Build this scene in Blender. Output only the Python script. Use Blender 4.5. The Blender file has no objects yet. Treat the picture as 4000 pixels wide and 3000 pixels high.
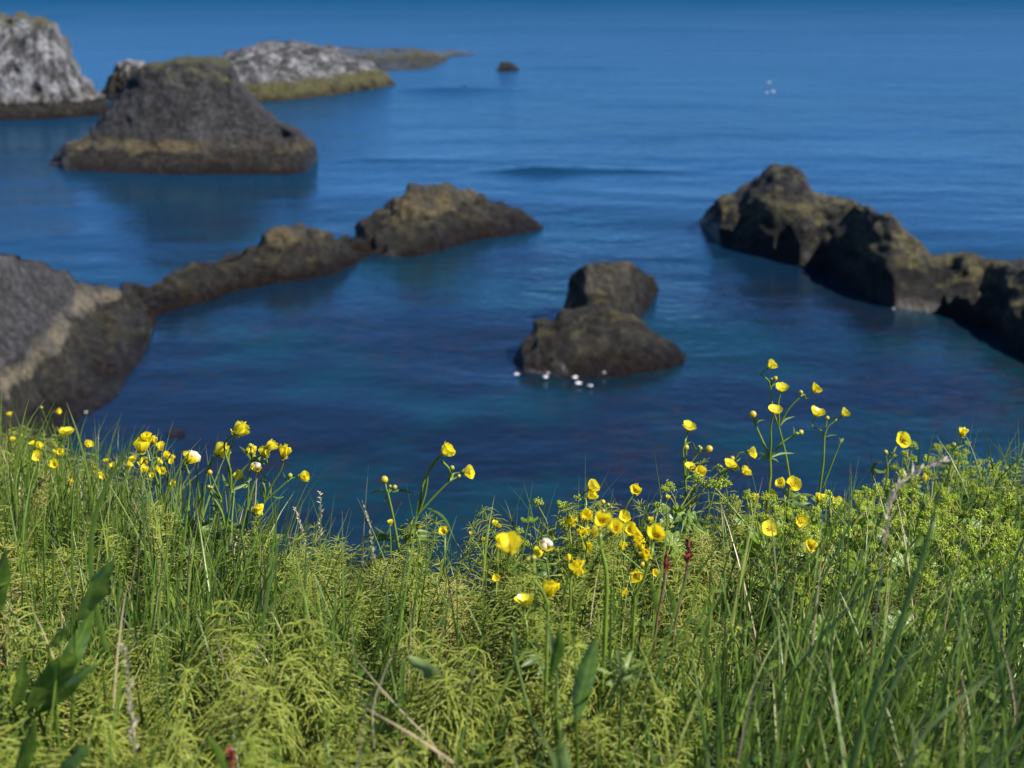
import bpy, math, random
import numpy as np
from mathutils import Vector, Matrix, Euler

random.seed(7)
rng = np.random.default_rng(11)
scene = bpy.context.scene
col = scene.collection
R = math.radians

# ------------------------------------------------------------------ camera geometry
HC = 12.0                                   # eye height above the sea
PITCH = R(19.9)
FPX = 4828.0                                # focal length in pixels of the 4000 px wide photograph
CAM = np.array([0.0, 0.0, HC])
CP, SP = math.cos(PITCH), math.sin(PITCH)
AX_R = np.array([1.0, 0, 0]); AX_U = np.array([0, SP, CP]); AX_F = np.array([0, CP, -SP])

def ray(px, py):
    u = (px - 2000.0) / FPX; v = (1500.0 - py) / FPX
    return AX_F + u * AX_R + v * AX_U
def atY(px, py, Y):                         # point on the vertical plane y = Y
    d = ray(px, py); return CAM + d * (Y / d[1])
def onZ(px, py, z=0.0):
    d = ray(px, py); return CAM + d * ((z - HC) / d[2])

# meadow: tops of the plants lie on a plane that falls away from the camera
TURF = 0.145
def top_plane(y):
    y = np.asarray(y, float)
    return HC - 0.39 - np.where(y > -1.0, 0.27 * y, -0.27 + 0.05 * (y + 1.0))
EDGE_PX = [(-1500, 1560), (-700, 1560), (0, 1650), (180, 1690), (330, 1735), (500, 1810), (620, 1860), (760, 1915), (1000, 1945), (1350, 1972), (1700, 1975), (2000, 1975),
           (2300, 1970), (2500, 1950), (2750, 1915), (3000, 1895), (3250, 1885), (3450, 1835), (3700, 1800), (4000, 1775), (4700, 1740), (5500, 1740)]
def _edge():
    pts = []
    for px, py in EDGE_PX:
        d = ray(px, py)                     # (HC-.39-.27 y) along the ray
        t = -0.39 / (d[2] + 0.27 * d[1])
        pts.append((d[0] * t, d[1] * t))
    a = np.array(pts); return a[np.argsort(a[:, 0])]
EDGE = _edge()
def yedge(x): return np.interp(x, EDGE[:, 0], EDGE[:, 1])

# ------------------------------------------------------------------ noise
_perm = np.random.default_rng(5).permutation(4096)
_grad = np.random.default_rng(6).normal(size=(4096, 3)); _grad /= np.linalg.norm(_grad, axis=1)[:, None]
def noise(p, seed=0):
    p = np.asarray(p, float); i = np.floor(p).astype(np.int64); f = p - i
    w = f * f * f * (f * (f * 6 - 15) + 10); out = np.zeros(p.shape[:-1])
    for dx in (0, 1):
        for dy in (0, 1):
            for dz in (0, 1):
                h = _perm[(i[..., 0] + dx + seed * 131) & 4095]; h = _perm[(h + i[..., 1] + dy) & 4095]; h = _perm[(h + i[..., 2] + dz) & 4095]
                g = _grad[h]
                dd = g[..., 0] * (f[..., 0] - dx) + g[..., 1] * (f[..., 1] - dy) + g[..., 2] * (f[..., 2] - dz)
                wx = w[..., 0] if dx else 1 - w[..., 0]; wy = w[..., 1] if dy else 1 - w[..., 1]; wz = w[..., 2] if dz else 1 - w[..., 2]
                out += dd * wx * wy * wz
    return out * 1.6

# ------------------------------------------------------------------ mesh builder
class MB:
    def __init__(s): s.V = []; s.F = []; s.T = []; s.A = []; s.n = 0
    def add(s, V, F, tint=0.5, along=0.5):
        V = np.asarray(V, float).reshape(-1, 3); F = np.asarray(F, np.int64).reshape(-1, 4)
        s.V.append(V); s.F.append(F + s.n); s.n += len(V)
        s.T.append(np.broadcast_to(np.asarray(tint, float).ravel(), (len(V),)) if np.size(tint) in (1, len(V)) else tint)
        s.A.append(np.broadcast_to(np.asarray(along, float).ravel(), (len(V),)))
    def arrays(s): return np.concatenate(s.V), np.concatenate(s.F), np.concatenate(s.T), np.concatenate(s.A)
    def mesh(s, name, mat):
        V, F, T, A = s.arrays(); return make_mesh(name, V, F, mat, T, A)
    def obj(s, name, mat, parent=None, origin=None):
        V, F, T, A = s.arrays()
        if origin is not None: V = V - np.asarray(origin)
        o = bpy.data.objects.new(name, make_mesh(name, V, F, mat, T, A)); col.objects.link(o)
        if origin is not None: o.location = Vector([float(c) for c in origin])
        if parent is not None:
            o.parent = parent
            if origin is None: o.location = (0, 0, 0)
        return o

def make_mesh(name, V, F, mat, T=None, A=None):
    me = bpy.data.meshes.new(name)
    me.vertices.add(len(V)); me.vertices.foreach_set('co', np.ascontiguousarray(V, np.float32).ravel())
    me.loops.add(F.size); me.loops.foreach_set('vertex_index', np.ascontiguousarray(F, np.int32).ravel())
    me.polygons.add(len(F)); me.polygons.foreach_set('loop_start', np.arange(len(F), dtype=np.int32) * 4)
    try: me.polygons.foreach_set('loop_total', np.full(len(F), 4, np.int32))
    except Exception: pass
    me.polygons.foreach_set('use_smooth', np.ones(len(F), bool))
    for nm, arr in (('tint', T), ('along', A)):
        if arr is not None:
            at = me.attributes.new(nm, 'FLOAT', 'POINT'); at.data.foreach_set('value', np.ascontiguousarray(arr, np.float32))
    me.update(calc_edges=True); me.materials.append(mat)
    return me

def nrm(v): return v / np.maximum(np.linalg.norm(v, axis=-1, keepdims=True), 1e-9)
def tubes(P, Rd, S=3):
    P = np.asarray(P, float); N, K, _ = P.shape; Rd = np.broadcast_to(np.asarray(Rd, float), (N, K))
    T = nrm(np.gradient(P, axis=1)); ref = np.where(np.abs(T[:, :1, 2:3]) > .9, np.array([1.0, 0, 0]), np.array([0, 0, 1.0]))
    a = nrm(np.cross(T, np.broadcast_to(ref, T.shape))); b = np.cross(a, T)
    th = np.arange(S) * 2 * math.pi / S
    V = P[:, :, None, :] + Rd[:, :, None, None] * (a[:, :, None, :] * np.cos(th)[:, None] + b[:, :, None, :] * np.sin(th)[:, None])
    base = (np.arange(N) * K * S)[:, None, None]; k = np.arange(K - 1)[None, :, None] * S; s0 = np.arange(S)[None, None, :]; s1 = (s0 + 1) % S
    F = np.stack([base + k + s0, base + k + s1, base + k + S + s1, base + k + S + s0], -1).reshape(-1, 4)
    al = np.repeat(np.broadcast_to(np.linspace(0, 1, K), (N, K))[:, :, None], S, 2)
    return V.reshape(-1, 3), F, al.ravel()
def ribbons(P, Wd, side, fold=0.3):
    P = np.asarray(P, float); N, K, _ = P.shape; Wd = np.broadcast_to(np.asarray(Wd, float), (N, K))
    side = np.asarray(side, float)
    if side.ndim == 2: side = np.broadcast_to(side[:, None, :], P.shape)
    T = nrm(np.gradient(P, axis=1)); sd = nrm(side - (side * T).sum(-1, keepdims=True) * T); n = np.cross(sd, T)
    h = Wd[:, :, None] * .5
    L = P - sd * h; M = P - n * h * fold; Rr = P + sd * h
    V = np.stack([L, M, Rr], 2)
    base = (np.arange(N) * K * 3)[:, None, None]; k = np.arange(K - 1)[None, :, None] * 3; s0 = np.arange(2)[None, None, :]
    F = np.stack([base + k + s0, base + k + s0 + 1, base + k + 3 + s0 + 1, base + k + 3 + s0], -1).reshape(-1, 4)
    al = np.repeat(np.broadcast_to(np.linspace(0, 1, K), (N, K))[:, :, None], 3, 2)
    return V.reshape(-1, 3), F, al.ravel()
def spline(pts, K):                          # smooth curve through points
    p = np.asarray(pts, float)
    if len(p) == 2: return p[0] + (p[1] - p[0]) * np.linspace(0, 1, K)[:, None]
    seg = np.concatenate([[0], np.cumsum(np.linalg.norm(np.diff(p, axis=0), axis=1))]); t = np.linspace(0, seg[-1], K)
    m = np.gradient(p, seg, axis=0) if len(p) > 2 else None
    out = np.empty((K, p.shape[1]))
    for j, tt in enumerate(t):
        i = min(max(np.searchsorted(seg, tt) - 1, 0), len(p) - 2); h = seg[i + 1] - seg[i]; s = (tt - seg[i]) / h
        out[j] = ((2*s**3-3*s**2+1)*p[i] + (s**3-2*s**2+s)*h*m[i] + (-2*s**3+3*s**2)*p[i+1] + (s**3-s**2)*h*m[i+1])
    return out
def ball(c, r, nu=10, nv=7, sq=(1, 1, 1)):
    u = np.arange(nu) * 2 * math.pi / nu; v = np.linspace(0.02, math.pi - 0.02, nv)
    V = np.stack([np.sin(v)[:, None] * np.cos(u), np.sin(v)[:, None] * np.sin(u), np.repeat(np.cos(v)[:, None], nu, 1)], -1) * r * np.array(sq) + np.asarray(c)
    i = np.arange(nv - 1)[:, None] * nu; j = np.arange(nu)[None]; j1 = (j + 1) % nu
    F = np.stack([i + j, i + nu + j, i + nu + j1, i + j1], -1).reshape(-1, 4)
    return V.reshape(-1, 3), F
def gridfaces(n, m):
    i = np.arange(n - 1)[:, None] * m; j = np.arange(m - 1)[None]
    return np.stack([i + j, i + j + 1, i + m + j + 1, i + m + j], -1).reshape(-1, 4)

def tag(o, label=None, cat=None, group=None, kind=None):
    for k, v in (('label', label), ('category', cat), ('group', group), ('kind', kind)):
        if v: o[k] = v
    return o
def empty(name, loc):
    o = bpy.data.objects.new(name, None); o.empty_display_size = .02; o.location = Vector([float(c) for c in loc]); col.objects.link(o); return o

# ------------------------------------------------------------------ node helpers
class NT:
    def __init__(s, name):
        s.m = bpy.data.materials.new(name); s.m.use_nodes = True; s.t = s.m.node_tree; s.t.nodes.clear()
        s.out = s.t.nodes.new('ShaderNodeOutputMaterial')
    def n(s, typ, **kw):
        nd = s.t.nodes.new(typ)
        for k, v in kw.items():
            if k.startswith('i_'):
                key = k[2:]; key = int(key) if key.isdigit() else key.replace('_', ' ')
                if hasattr(v, 'links') or hasattr(v, 'is_linked'): s.t.links.new(v, nd.inputs[key])
                else: nd.inputs[key].default_value = v
            else: setattr(nd, k, v)
        return nd
    def link(s, a, b): s.t.links.new(a, b)
    def math(s, op, a, b=0.0, clamp=False):
        nd = s.t.nodes.new('ShaderNodeMath'); nd.operation = op; nd.use_clamp = clamp
        for i, v in enumerate((a, b)):
            if hasattr(v, 'is_linked'): s.t.links.new(v, nd.inputs[i])
            else: nd.inputs[i].default_value = v
        return nd.outputs[0]
    def mix(s, fac, a, b):
        nd = s.t.nodes.new('ShaderNodeMix'); nd.data_type = 'RGBA'
        for idx, v in ((0, fac), (6, a), (7, b)):
            if hasattr(v, 'is_linked'): s.t.links.new(v, nd.inputs[idx])
            elif idx == 0: nd.inputs[0].default_value = v
            else: nd.inputs[idx].default_value = (*v, 1.0)
        return nd.outputs[2]
    def step(s, v, lo, hi):
        nd = s.t.nodes.new('ShaderNodeMapRange'); nd.interpolation_type = 'SMOOTHSTEP'
        s.t.links.new(v, nd.inputs[0]); nd.inputs[1].default_value = lo; nd.inputs[2].default_value = hi
        return nd.outputs[0]
    def tex(s, vec, scale, detail=3, rough=.55, dist=0.0):
        nd = s.n('ShaderNodeTexNoise'); s.link(vec, nd.inputs['Vector']); nd.inputs['Scale'].default_value = scale
        nd.inputs['Detail'].default_value = detail; nd.inputs['Roughness'].default_value = rough; nd.inputs['Distortion'].default_value = dist
        return nd.outputs[0]
    def ramp(s, v, stops):
        nd = s.n('ShaderNodeValToRGB'); s.link(v, nd.inputs[0]); e = nd.color_ramp.elements
        while len(e) > 1: e.remove(e[-1])
        e[0].position = stops[0][0]; e[0].color = (*stops[0][1], 1)
        for p, c in stops[1:]:
            q = e.new(p); q.color = (*c, 1)
        return nd.outputs[0]

def leaf_mat(name, stops, tip=None, tipfrom=.75, trans=.4, gloss=.06, rough=.35, vein=0):
    n = NT(name)
    t = n.n('ShaderNodeAttribute', attribute_name='tint').outputs['Fac']; a = n.n('ShaderNodeAttribute', attribute_name='along').outputs['Fac']
    c = n.ramp(t, stops)
    if tip: c = n.mix(n.math('MULTIPLY', n.step(a, tipfrom, 1.0), n.step(t, .35, .75)), c, tip)
    g = n.n('ShaderNodeNewGeometry').outputs['Position']
    v = n.tex(g, 60.0, 2); c2 = n.n('ShaderNodeHueSaturation', i_Saturation=1.0); n.link(c, c2.inputs['Color']); n.link(n.math('ADD', n.math('MULTIPLY', v, .7), .65), c2.inputs['Value'])
    c = c2.outputs[0]
    d = n.n('ShaderNodeBsdfDiffuse'); n.link(c, d.inputs[0]); tr = n.n('ShaderNodeBsdfTranslucent'); n.link(c, tr.inputs[0])
    m1 = n.n('ShaderNodeMixShader', i_0=trans); n.link(d.outputs[0], m1.inputs[1]); n.link(tr.outputs[0], m1.inputs[2])
    gl = n.n('ShaderNodeBsdfGlossy', i_Roughness=rough); gl.inputs[0].default_value = (1, 1, 1, 1)
    m2 = n.n('ShaderNodeMixShader', i_0=gloss * .7); n.link(m1.outputs[0], m2.inputs[1]); n.link(gl.outputs[0], m2.inputs[2])
    n.link(m2.outputs[0], n.out.inputs[0]); return n.m

# ------------------------------------------------------------------ camera, light, world
cd = bpy.data.cameras.new('camera'); cam = bpy.data.objects.new('camera', cd); col.objects.link(cam); scene.camera = cam
cd.sensor_width = 36; cd.lens = 36 * FPX / 4000; cam.location = (0, 0, HC); cam.rotation_euler = (math.pi / 2 - PITCH, 0, 0)
cd.clip_start = .05; cd.clip_end = 20000
cd.dof.use_dof = True; cd.dof.focus_distance = 1.76; cd.dof.aperture_fstop = 6.3; cd.dof.aperture_blades = 9

SUN_EL, SUN_AZ = R(47), R(113)               # azimuth clockwise from +Y
sd = np.array([math.sin(SUN_AZ) * math.cos(SUN_EL), math.cos(SUN_AZ) * math.cos(SUN_EL), math.sin(SUN_EL)])
ld = bpy.data.lights.new('sun', 'SUN'); ld.energy = 5.0; ld.angle = R(.53); ld.color = (1, .94, .85)
sun = bpy.data.objects.new('sun', ld); col.objects.link(sun); sun.location = (30, 0, 40)
sun.rotation_euler = Vector((float(-sd[0]), float(-sd[1]), float(-sd[2]))).to_track_quat('-Z', 'Y').to_euler()
w = bpy.data.worlds.new('World'); scene.world = w; w.use_nodes = True; nt = w.node_tree
bg = nt.nodes['Background']; sky = nt.nodes.new('ShaderNodeTexSky'); sky.sky_type = 'NISHITA'; sky.sun_disc = False
sky.sun_elevation = SUN_EL; sky.sun_rotation = SUN_AZ; sky.air_density = 1.0; sky.dust_density = 0.0; sky.ozone_density = 10.0; sky.altitude = 3000
nt.links.new(sky.outputs[0], bg.inputs[0]); bg.inputs[1].default_value = 0.096
scene.view_settings.view_transform = 'Standard'; scene.view_settings.look = 'None'; scene.view_settings.exposure = 0.85; scene.view_settings.gamma = 1
scene.cycles.max_bounces = 6; scene.cycles.transparent_max_bounces = 8; scene.cycles.sample_clamp_indirect = 6; scene.cycles.caustics_reflective = False; scene.cycles.caustics_refractive = False
scene.cycles.use_denoising = True
# ================================================================== SETTING: sea
def sea_material():
    n = NT('sea'); p = n.n('ShaderNodeNewGeometry').outputs['Position']
    sp = n.n('ShaderNodeSeparateXYZ'); n.link(p, sp.inputs[0])
    mp = n.n('ShaderNodeMapping'); n.link(p, mp.inputs[0]); mp.inputs['Scale'].default_value = (.6, 1, 1)
    v = mp.outputs[0]
    yy = n.math('ADD', sp.outputs[1], n.math('MULTIPLY', n.math('SUBTRACT', n.tex(p, .06, 2), .5), 40.0))
    opn = n.step(yy, 26, 75)                                                      # sheltered pool -> open bay
    far = n.step(yy, 45, 170)
    inner = n.mix(n.step(n.tex(p, .15, 3), .44, .62), (.0042, .0095, .020), (.003, .023, .031))         # dark weedy bed with sandy patches
    inner = n.mix(n.math('MULTIPLY', n.step(n.math('ADD', n.math('MULTIPLY', n.tex(p, 1.3, 5, .7), .6), n.math('MULTIPLY', n.tex(p, .1, 2), .4)), .5, .6), .5), inner, (.017, .010, .009))   # kelp near the surface
    body = n.mix(opn, inner, (.002, .024, .058)); body = n.mix(far, body, (.0015, .042, .105))
    h = n.math('ADD', n.math('MULTIPLY', n.tex(v, .55, 2, .5, .6), 1.0), n.math('MULTIPLY', n.tex(v, 2.4, 3, .6, .4), .7))
    h = n.math('ADD', h, n.math('MULTIPLY', n.tex(v, .12, 2), 1.6))
    calm = n.math('ADD', n.math('MULTIPLY', n.step(n.tex(p, .035, 2), .4, .65), .35), n.math('ADD', .2, n.math('MULTIPLY', far, 1.1)))
    b = n.n('ShaderNodeBump', i_Distance=.3); n.link(h, b.inputs['Height']); n.link(n.math('MULTIPLY', calm, .5), b.inputs['Strength'])
    df = n.n('ShaderNodeBsdfDiffuse'); n.link(body, df.inputs[0])
    gl = n.n('ShaderNodeBsdfGlossy'); gl.inputs[0].default_value = (.63, .87, 1, 1); n.link(b.outputs[0], gl.inputs['Normal']); n.link(n.math('ADD', .1, n.math('MULTIPLY', far, .2)), gl.inputs['Roughness'])
    fr = n.n('ShaderNodeFresnel', i_IOR=1.4); n.link(b.outputs[0], fr.inputs['Normal'])
    fac = n.math('MINIMUM', fr.outputs[0], n.math('SUBTRACT', n.math('SUBTRACT', .5, n.math('MULTIPLY', n.step(yy, 40, 90), .12)), n.math('MULTIPLY', n.step(yy, 110, 300), .33)))   # wave slopes keep open water from ever mirroring the horizon fully
    mx = n.n('ShaderNodeMixShader'); n.link(fac, mx.inputs[0]); n.link(df.outputs[0], mx.inputs[1]); n.link(gl.outputs[0], mx.inputs[2])
    n.link(mx.outputs[0], n.out.inputs[0]); return n.m
def build_sea():
    r = np.concatenate([np.geomspace(4, 18, 25)[:-1], np.geomspace(18, 170, 330)[:-1], np.geomspace(170, 9000, 90)])
    th = np.concatenate([np.linspace(-35, 35, 240)[:-1], np.linspace(35, 325, 90)]) * math.pi / 180
    X = r[:, None] * np.sin(th); Y = r[:, None] * np.cos(th)
    q = np.stack([X * .35, Y, np.zeros_like(X)], -1); fade = 1 / (1 + (r[:, None] / 120) ** 2)
    Z = (noise(q * .16, 1) * .10 + noise(q * .5, 2) * .035) * fade
    for px, py, lx, ly, am in ((2110, 668, 2.2, .6, .26), (2230, 655, 1.6, .5, .18), (2450, 665, 2.6, .6, .12), (1480, 628, 4, .8, .08), (1690, 350, 4, 1.2, .16), (1860, 350, 4, 1.2, .14), (2250, 262, 6, 1.6, .14), (3200, 112, 60, 5, .5), (600, 60, 60, 7, .5)):
        c = onZ(px, py); Z += am * np.exp(-((X - c[0]) / lx) ** 2 - ((Y - c[1]) / ly) ** 2)
    V = np.stack([X, Y, Z], -1); nr, na = X.shape
    i = np.arange(nr - 1)[:, None] * na; j = np.arange(na)[None]; j1 = (j + 1) % na
    F = np.stack([i + j, i + na + j, i + na + j1, i + j1], -1).reshape(-1, 4)
    m = MB(); m.add(V, F[:, ::-1]); o = m.obj('sea', sea_material()); tag(o, 'calm deep blue sea with streaked ripples', kind='structure')
build_sea()

# ================================================================== ground: one sheet of meadow soil running over the cliff edge
def ground_z(x, y):
    x = np.asarray(x, float); y = np.asarray(y, float)
    z = top_plane(y) - TURF + noise(np.stack([x * 2.2, y * 2.2, x * 0], -1), 3) * .03
    t = y - yedge(x)
    z = z - np.where(t > -.1, (np.maximum(t + .1, 0)) ** 1.0 * 1.4 + np.maximum(t - .2, 0) * 4.0, 0)
    return np.maximum(z, -1.5)
def build_ground():
    s = np.linspace(-1, 1, 260); xs = 3.2 * s + 60 * s ** 7; s2 = np.linspace(0, 1, 200)
    X = np.repeat(xs[:, None], 200, 1); ye = yedge(xs)[:, None]
    yy = np.concatenate([np.linspace(-30, -1.5, 30)[:-1], np.linspace(-1.5, 0, 90)[:-1], np.linspace(0, 4.5, 82)])
    yy = yy[:200]; yy = np.where(yy <= 0, yy, yy)
    Y = ye + yy[None] - 0.0
    Z = ground_z(X, Y) + np.where(yy[None] > .3, noise(np.stack([X * .8, Y * .8, Y * 0], -1), 8) * .5 * np.minimum((yy[None] - .3) * 3, 1), 0)
    n = NT('soil'); p = n.n('ShaderNodeNewGeometry').outputs['Position']
    c = n.ramp(n.tex(p, 22, 5, .6), [(.3, (.018, .02, .007)), (.5, (.035, .045, .012)), (.62, (.07, .075, .025)), (.75, (.09, .07, .04))])
    pr = n.n('ShaderNodeBsdfPrincipled', i_Roughness=.9); n.link(c, pr.inputs['Base Color'])
    b = n.n('ShaderNodeBump', i_Strength=.8, i_Distance=.01); n.link(n.tex(p, 90, 4), b.inputs['Height']); n.link(b.outputs[0], pr.inputs['Normal']); n.link(pr.outputs[0], n.out.inputs[0])
    m = MB(); m.add(np.stack([X, Y, Z], -1), gridfaces(*X.shape)); o = m.obj('ground', n.m); tag(o, 'mossy meadow soil at the top of the cliff', kind='structure')
build_ground()

# ================================================================== rocks
def rock_mat(name, tide=1.9, guano=0.0, green=0.0, algae=0.0, ochre=1.0, grey=(.085, .083, .088), low=(.047, .041, .029), topz=4.0, band=.55, kelp=.5, ocol=(.17, .13, .06), strata=.5, lichen=.0):
    n = NT(name); g = n.n('ShaderNodeNewGeometry'); p = g.outputs['Position']; sx = n.n('ShaderNodeSeparateXYZ'); n.link(p, sx.inputs[0]); sn = n.n('ShaderNodeSeparateXYZ'); n.link(g.outputs['Normal'], sn.inputs[0])
    grey = tuple(.8 * v for v in grey); low = tuple(.8 * v for v in low); ocol = tuple(.85 * v for v in ocol)
    nz = n.tex(p, .9, 4, .6); nf = n.tex(p, 3.2, 5, .65); nb = n.tex(p, .35, 3)
    z = n.math('ADD', sx.outputs[2], n.math('MULTIPLY', n.math('SUBTRACT', nz, .5), .8))
    z = n.math('ADD', z, n.math('MULTIPLY', n.math('SUBTRACT', nf, .5), .6))
    c_grey = n.mix(n.step(nf, .35, .7), tuple(.28 * v for v in grey), grey); c_grey = n.mix(n.math('MULTIPLY', n.step(nb, .5, .7), .5), c_grey, tuple(1.7 * v for v in grey))
    if guano:
        mg = n.n('ShaderNodeMapping'); n.link(p, mg.inputs[0]); mg.inputs['Scale'].default_value = (1, 1, .42); wh = n.tex(mg.outputs[0], 1.0, 7, .72, .4); c_grey = n.mix(n.math('MULTIPLY', n.step(wh, .54 - .12 * guano, .74 - .12 * guano), .9), c_grey, (.36, .36, .375))
    if green:
        k = n.math('MULTIPLY', n.step(sn.outputs[2], .55, .85), n.step(n.math('ADD', sx.outputs[2], n.math('MULTIPLY', n.math('SUBTRACT', nb, .5), 3.0)), topz - 1.6, topz + .2)); k = n.math('MULTIPLY', k, n.step(nf, .3, .52))
        c_grey = n.mix(n.math('MULTIPLY', k, green), c_grey, (.095, .092, .034))
    c_low = n.mix(n.step(nf, .38, .66), tuple(.22 * v for v in low), low); c_low = n.mix(n.math('MULTIPLY', n.step(n.tex(p, 1.7, 4, .6), .55, .7), .6), c_low, (.085, .07, .03))
    if algae: c_low = n.mix(n.math('MULTIPLY', n.step(n.tex(p, 1.1, 4, .6), .32, .5), algae), c_low, (.095, .088, .032))
    c = n.mix(n.step(z, tide - .12, tide + .12), c_low, c_grey)
    bd = n.math('MULTIPLY', n.step(z, tide - .15, tide + .1), n.math('SUBTRACT', 1.0, n.step(z, tide + band * .6, tide + band * 1.25)))
    bd = n.math('MULTIPLY', bd, n.math('ADD', n.math('MULTIPLY', n.step(n.tex(p, .45, 4, .6), .40, .60), .9), .1))
    c = n.mix(n.math('MULTIPLY', bd, ochre, True), c, ocol)
    if lichen:
        lk = n.math('MULTIPLY', n.step(sn.outputs[2], .45, .8), n.math('MULTIPLY', n.step(sx.outputs[2], .5, 1.0), n.step(n.tex(p, 1.2, 5, .72), .51, .58)))
        c = n.mix(n.math('MULTIPLY', lk, lichen), c, (.19, .165, .055))
    z2 = n.math('ADD', sx.outputs[2], n.math('MULTIPLY', n.math('SUBTRACT', nz, .5), .9))
    c = n.mix(n.math('MULTIPLY', n.math('SUBTRACT', 1.0, n.step(z2, .12, .6)), min(kelp + .4, .9)), c, (.018, .011, .008))
    ro = n.math('ADD', n.math('MULTIPLY', n.step(z2, .1, 1.2), .6), .28)
    sp = n.step(n.tex(p, 5.5, 5, .7), .36, .62); hs = n.n('ShaderNodeHueSaturation'); n.link(c, hs.inputs['Color']); n.link(n.math('ADD', n.math('MULTIPLY', sp, .85), .55), hs.inputs['Value']); c = hs.outputs[0]
    pr = n.n('ShaderNodeBsdfPrincipled', i_IOR=1.4); n.link(c, pr.inputs['Base Color']); n.link(ro, pr.inputs['Roughness'])
    vo = n.n('ShaderNodeTexVoronoi', i_Scale=1.9); n.link(p, vo.inputs['Vector'])
    hh = n.math('ADD', n.math('MULTIPLY', n.tex(p, 2.6, 7, .74), 1.35), n.math('MULTIPLY', vo.outputs[0], .35))
    ms = n.n('ShaderNodeMapping'); n.link(p, ms.inputs[0]); ms.inputs['Scale'].default_value = (.35, .35, 3.2); ms.inputs['Rotation'].default_value = (.12, .2, 0)
    hh = n.math('ADD', hh, n.math('MULTIPLY', n.math('MULTIPLY', n.tex(ms.outputs[0], .9, 4, .6), strata), n.step(sx.outputs[2], tide, tide + .8)))
    b = n.n('ShaderNodeBump', i_Strength=1.0, i_Distance=.5); n.link(hh, b.inputs['Height']); n.link(b.outputs[0], pr.inputs['Normal']); n.link(pr.outputs[0], n.out.inputs[0]); return n.m

def rock_loft(m, top, base, thick, ridge=.5, flat=.12, prof=.75, back=.8, amp=.35, seed=0, NC=170, flutes=0.0):
    """top/base: outline points (px, py) of the sky line and of the front water line; thick: [(px, metres)] depth of the rock away from the viewer"""
    x0, x1 = top[0][0], top[-1][0]
    xs = np.linspace(x0, x1, NC); yt = np.interp(xs, *np.array(top, float).T); yb = np.interp(xs, *np.array(base, float).T)
    th = np.interp(xs, *np.array(thick, float).T); yt = np.minimum(yt, yb - 2)
    s_f = np.concatenate([[-.35, -.12], np.linspace(0, 1, 34) ** .9]); s_b = np.concatenate([np.linspace(0, 1, 22)[1:], [1.12, 1.35]])
    V = []
    for i in range(NC):
        F = onZ(xs[i], yb[i]); rf = math.hypot(F[0], F[1]); d = ray(xs[i], yt[i]); rr = rf + th[i] * ridge; k = rr / math.hypot(d[0], d[1]); P = CAM + d * k
        zr = max(P[2], .05); hx, hy = d[0] / math.hypot(d[0], d[1]), d[1] / math.hypot(d[0], d[1])
        fx = np.array([F[0], F[1]]); px = np.array([P[0], P[1]]); bx = px + np.array([hx, hy]) * th[i] * (1 - ridge)
        rowv = []
        for s in s_f:
            q = fx + (px - fx) * s * (1 - flat) if s >= 0 else fx + (px - fx) * s
            z = zr * (max(s, 0) ** prof) if s >= 0 else s * 6
            rowv.append((q[0], q[1], z))
        for s in s_b:
            a = flat * .6; q = px + (bx - px) * (a + s * (1 - a)) if s > 0 else px
            z = zr * (max(1 - s, 0) ** back) if s <= 1 else -(s - 1) * 6
            rowv.append((q[0], q[1], z))
        V.append(rowv)
    V = np.array(V); n, k, _ = V.shape
    def normals(V):
        du = np.gradient(V, axis=0); dv = np.gradient(V, axis=1); N = nrm(np.cross(du, dv)); return N
    N = normals(V); ref = V - V.mean((0, 1)); N = N * np.sign((N * np.array([0, -.3, 1])).sum(-1).mean() + 1e-9)
    d1 = noise(V / 3.1, seed) * 1.0 + (.25 - np.abs(noise(V / 1.9, seed + 1))) * 1.1 + np.tanh(3.5 * noise(V * np.array([1, 1, 1.5]) / 1.1, seed + 2)) * .42 + np.tanh(3 * noise(V * np.array([1, 1, 1.6]) / .6, seed + 4)) * .24 + noise(V / .35, seed + 3) * .35
    if flutes: d1 = d1 + flutes * noise(V * np.array([.75, .75, .12]), seed + 5) * 1.6
    hgt = np.clip(V[..., 2] / .8 + .35, .15, 1)
    V = V + N * (d1 * amp * hgt)[..., None]
    m.add(V, gridfaces(n, k)[:, ::-1])

def rock(name, label, cat, lofts, mat, group=None, spit=None):
    m = MB()
    for L in lofts: rock_loft(m, **L)
    V = np.concatenate(m.V); c = V.mean(0); c[2] = 0
    o = tag(m.obj(name, mat, origin=c), label, cat, group)
    if spit:
        m = MB(); rock_loft(m, **spit[0]); q = m.obj('spit', spit[1], o); q.data.transform(Matrix.Translation([-float(v) for v in c]))
    return o

GR = 'rocks standing in the bay'
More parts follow.
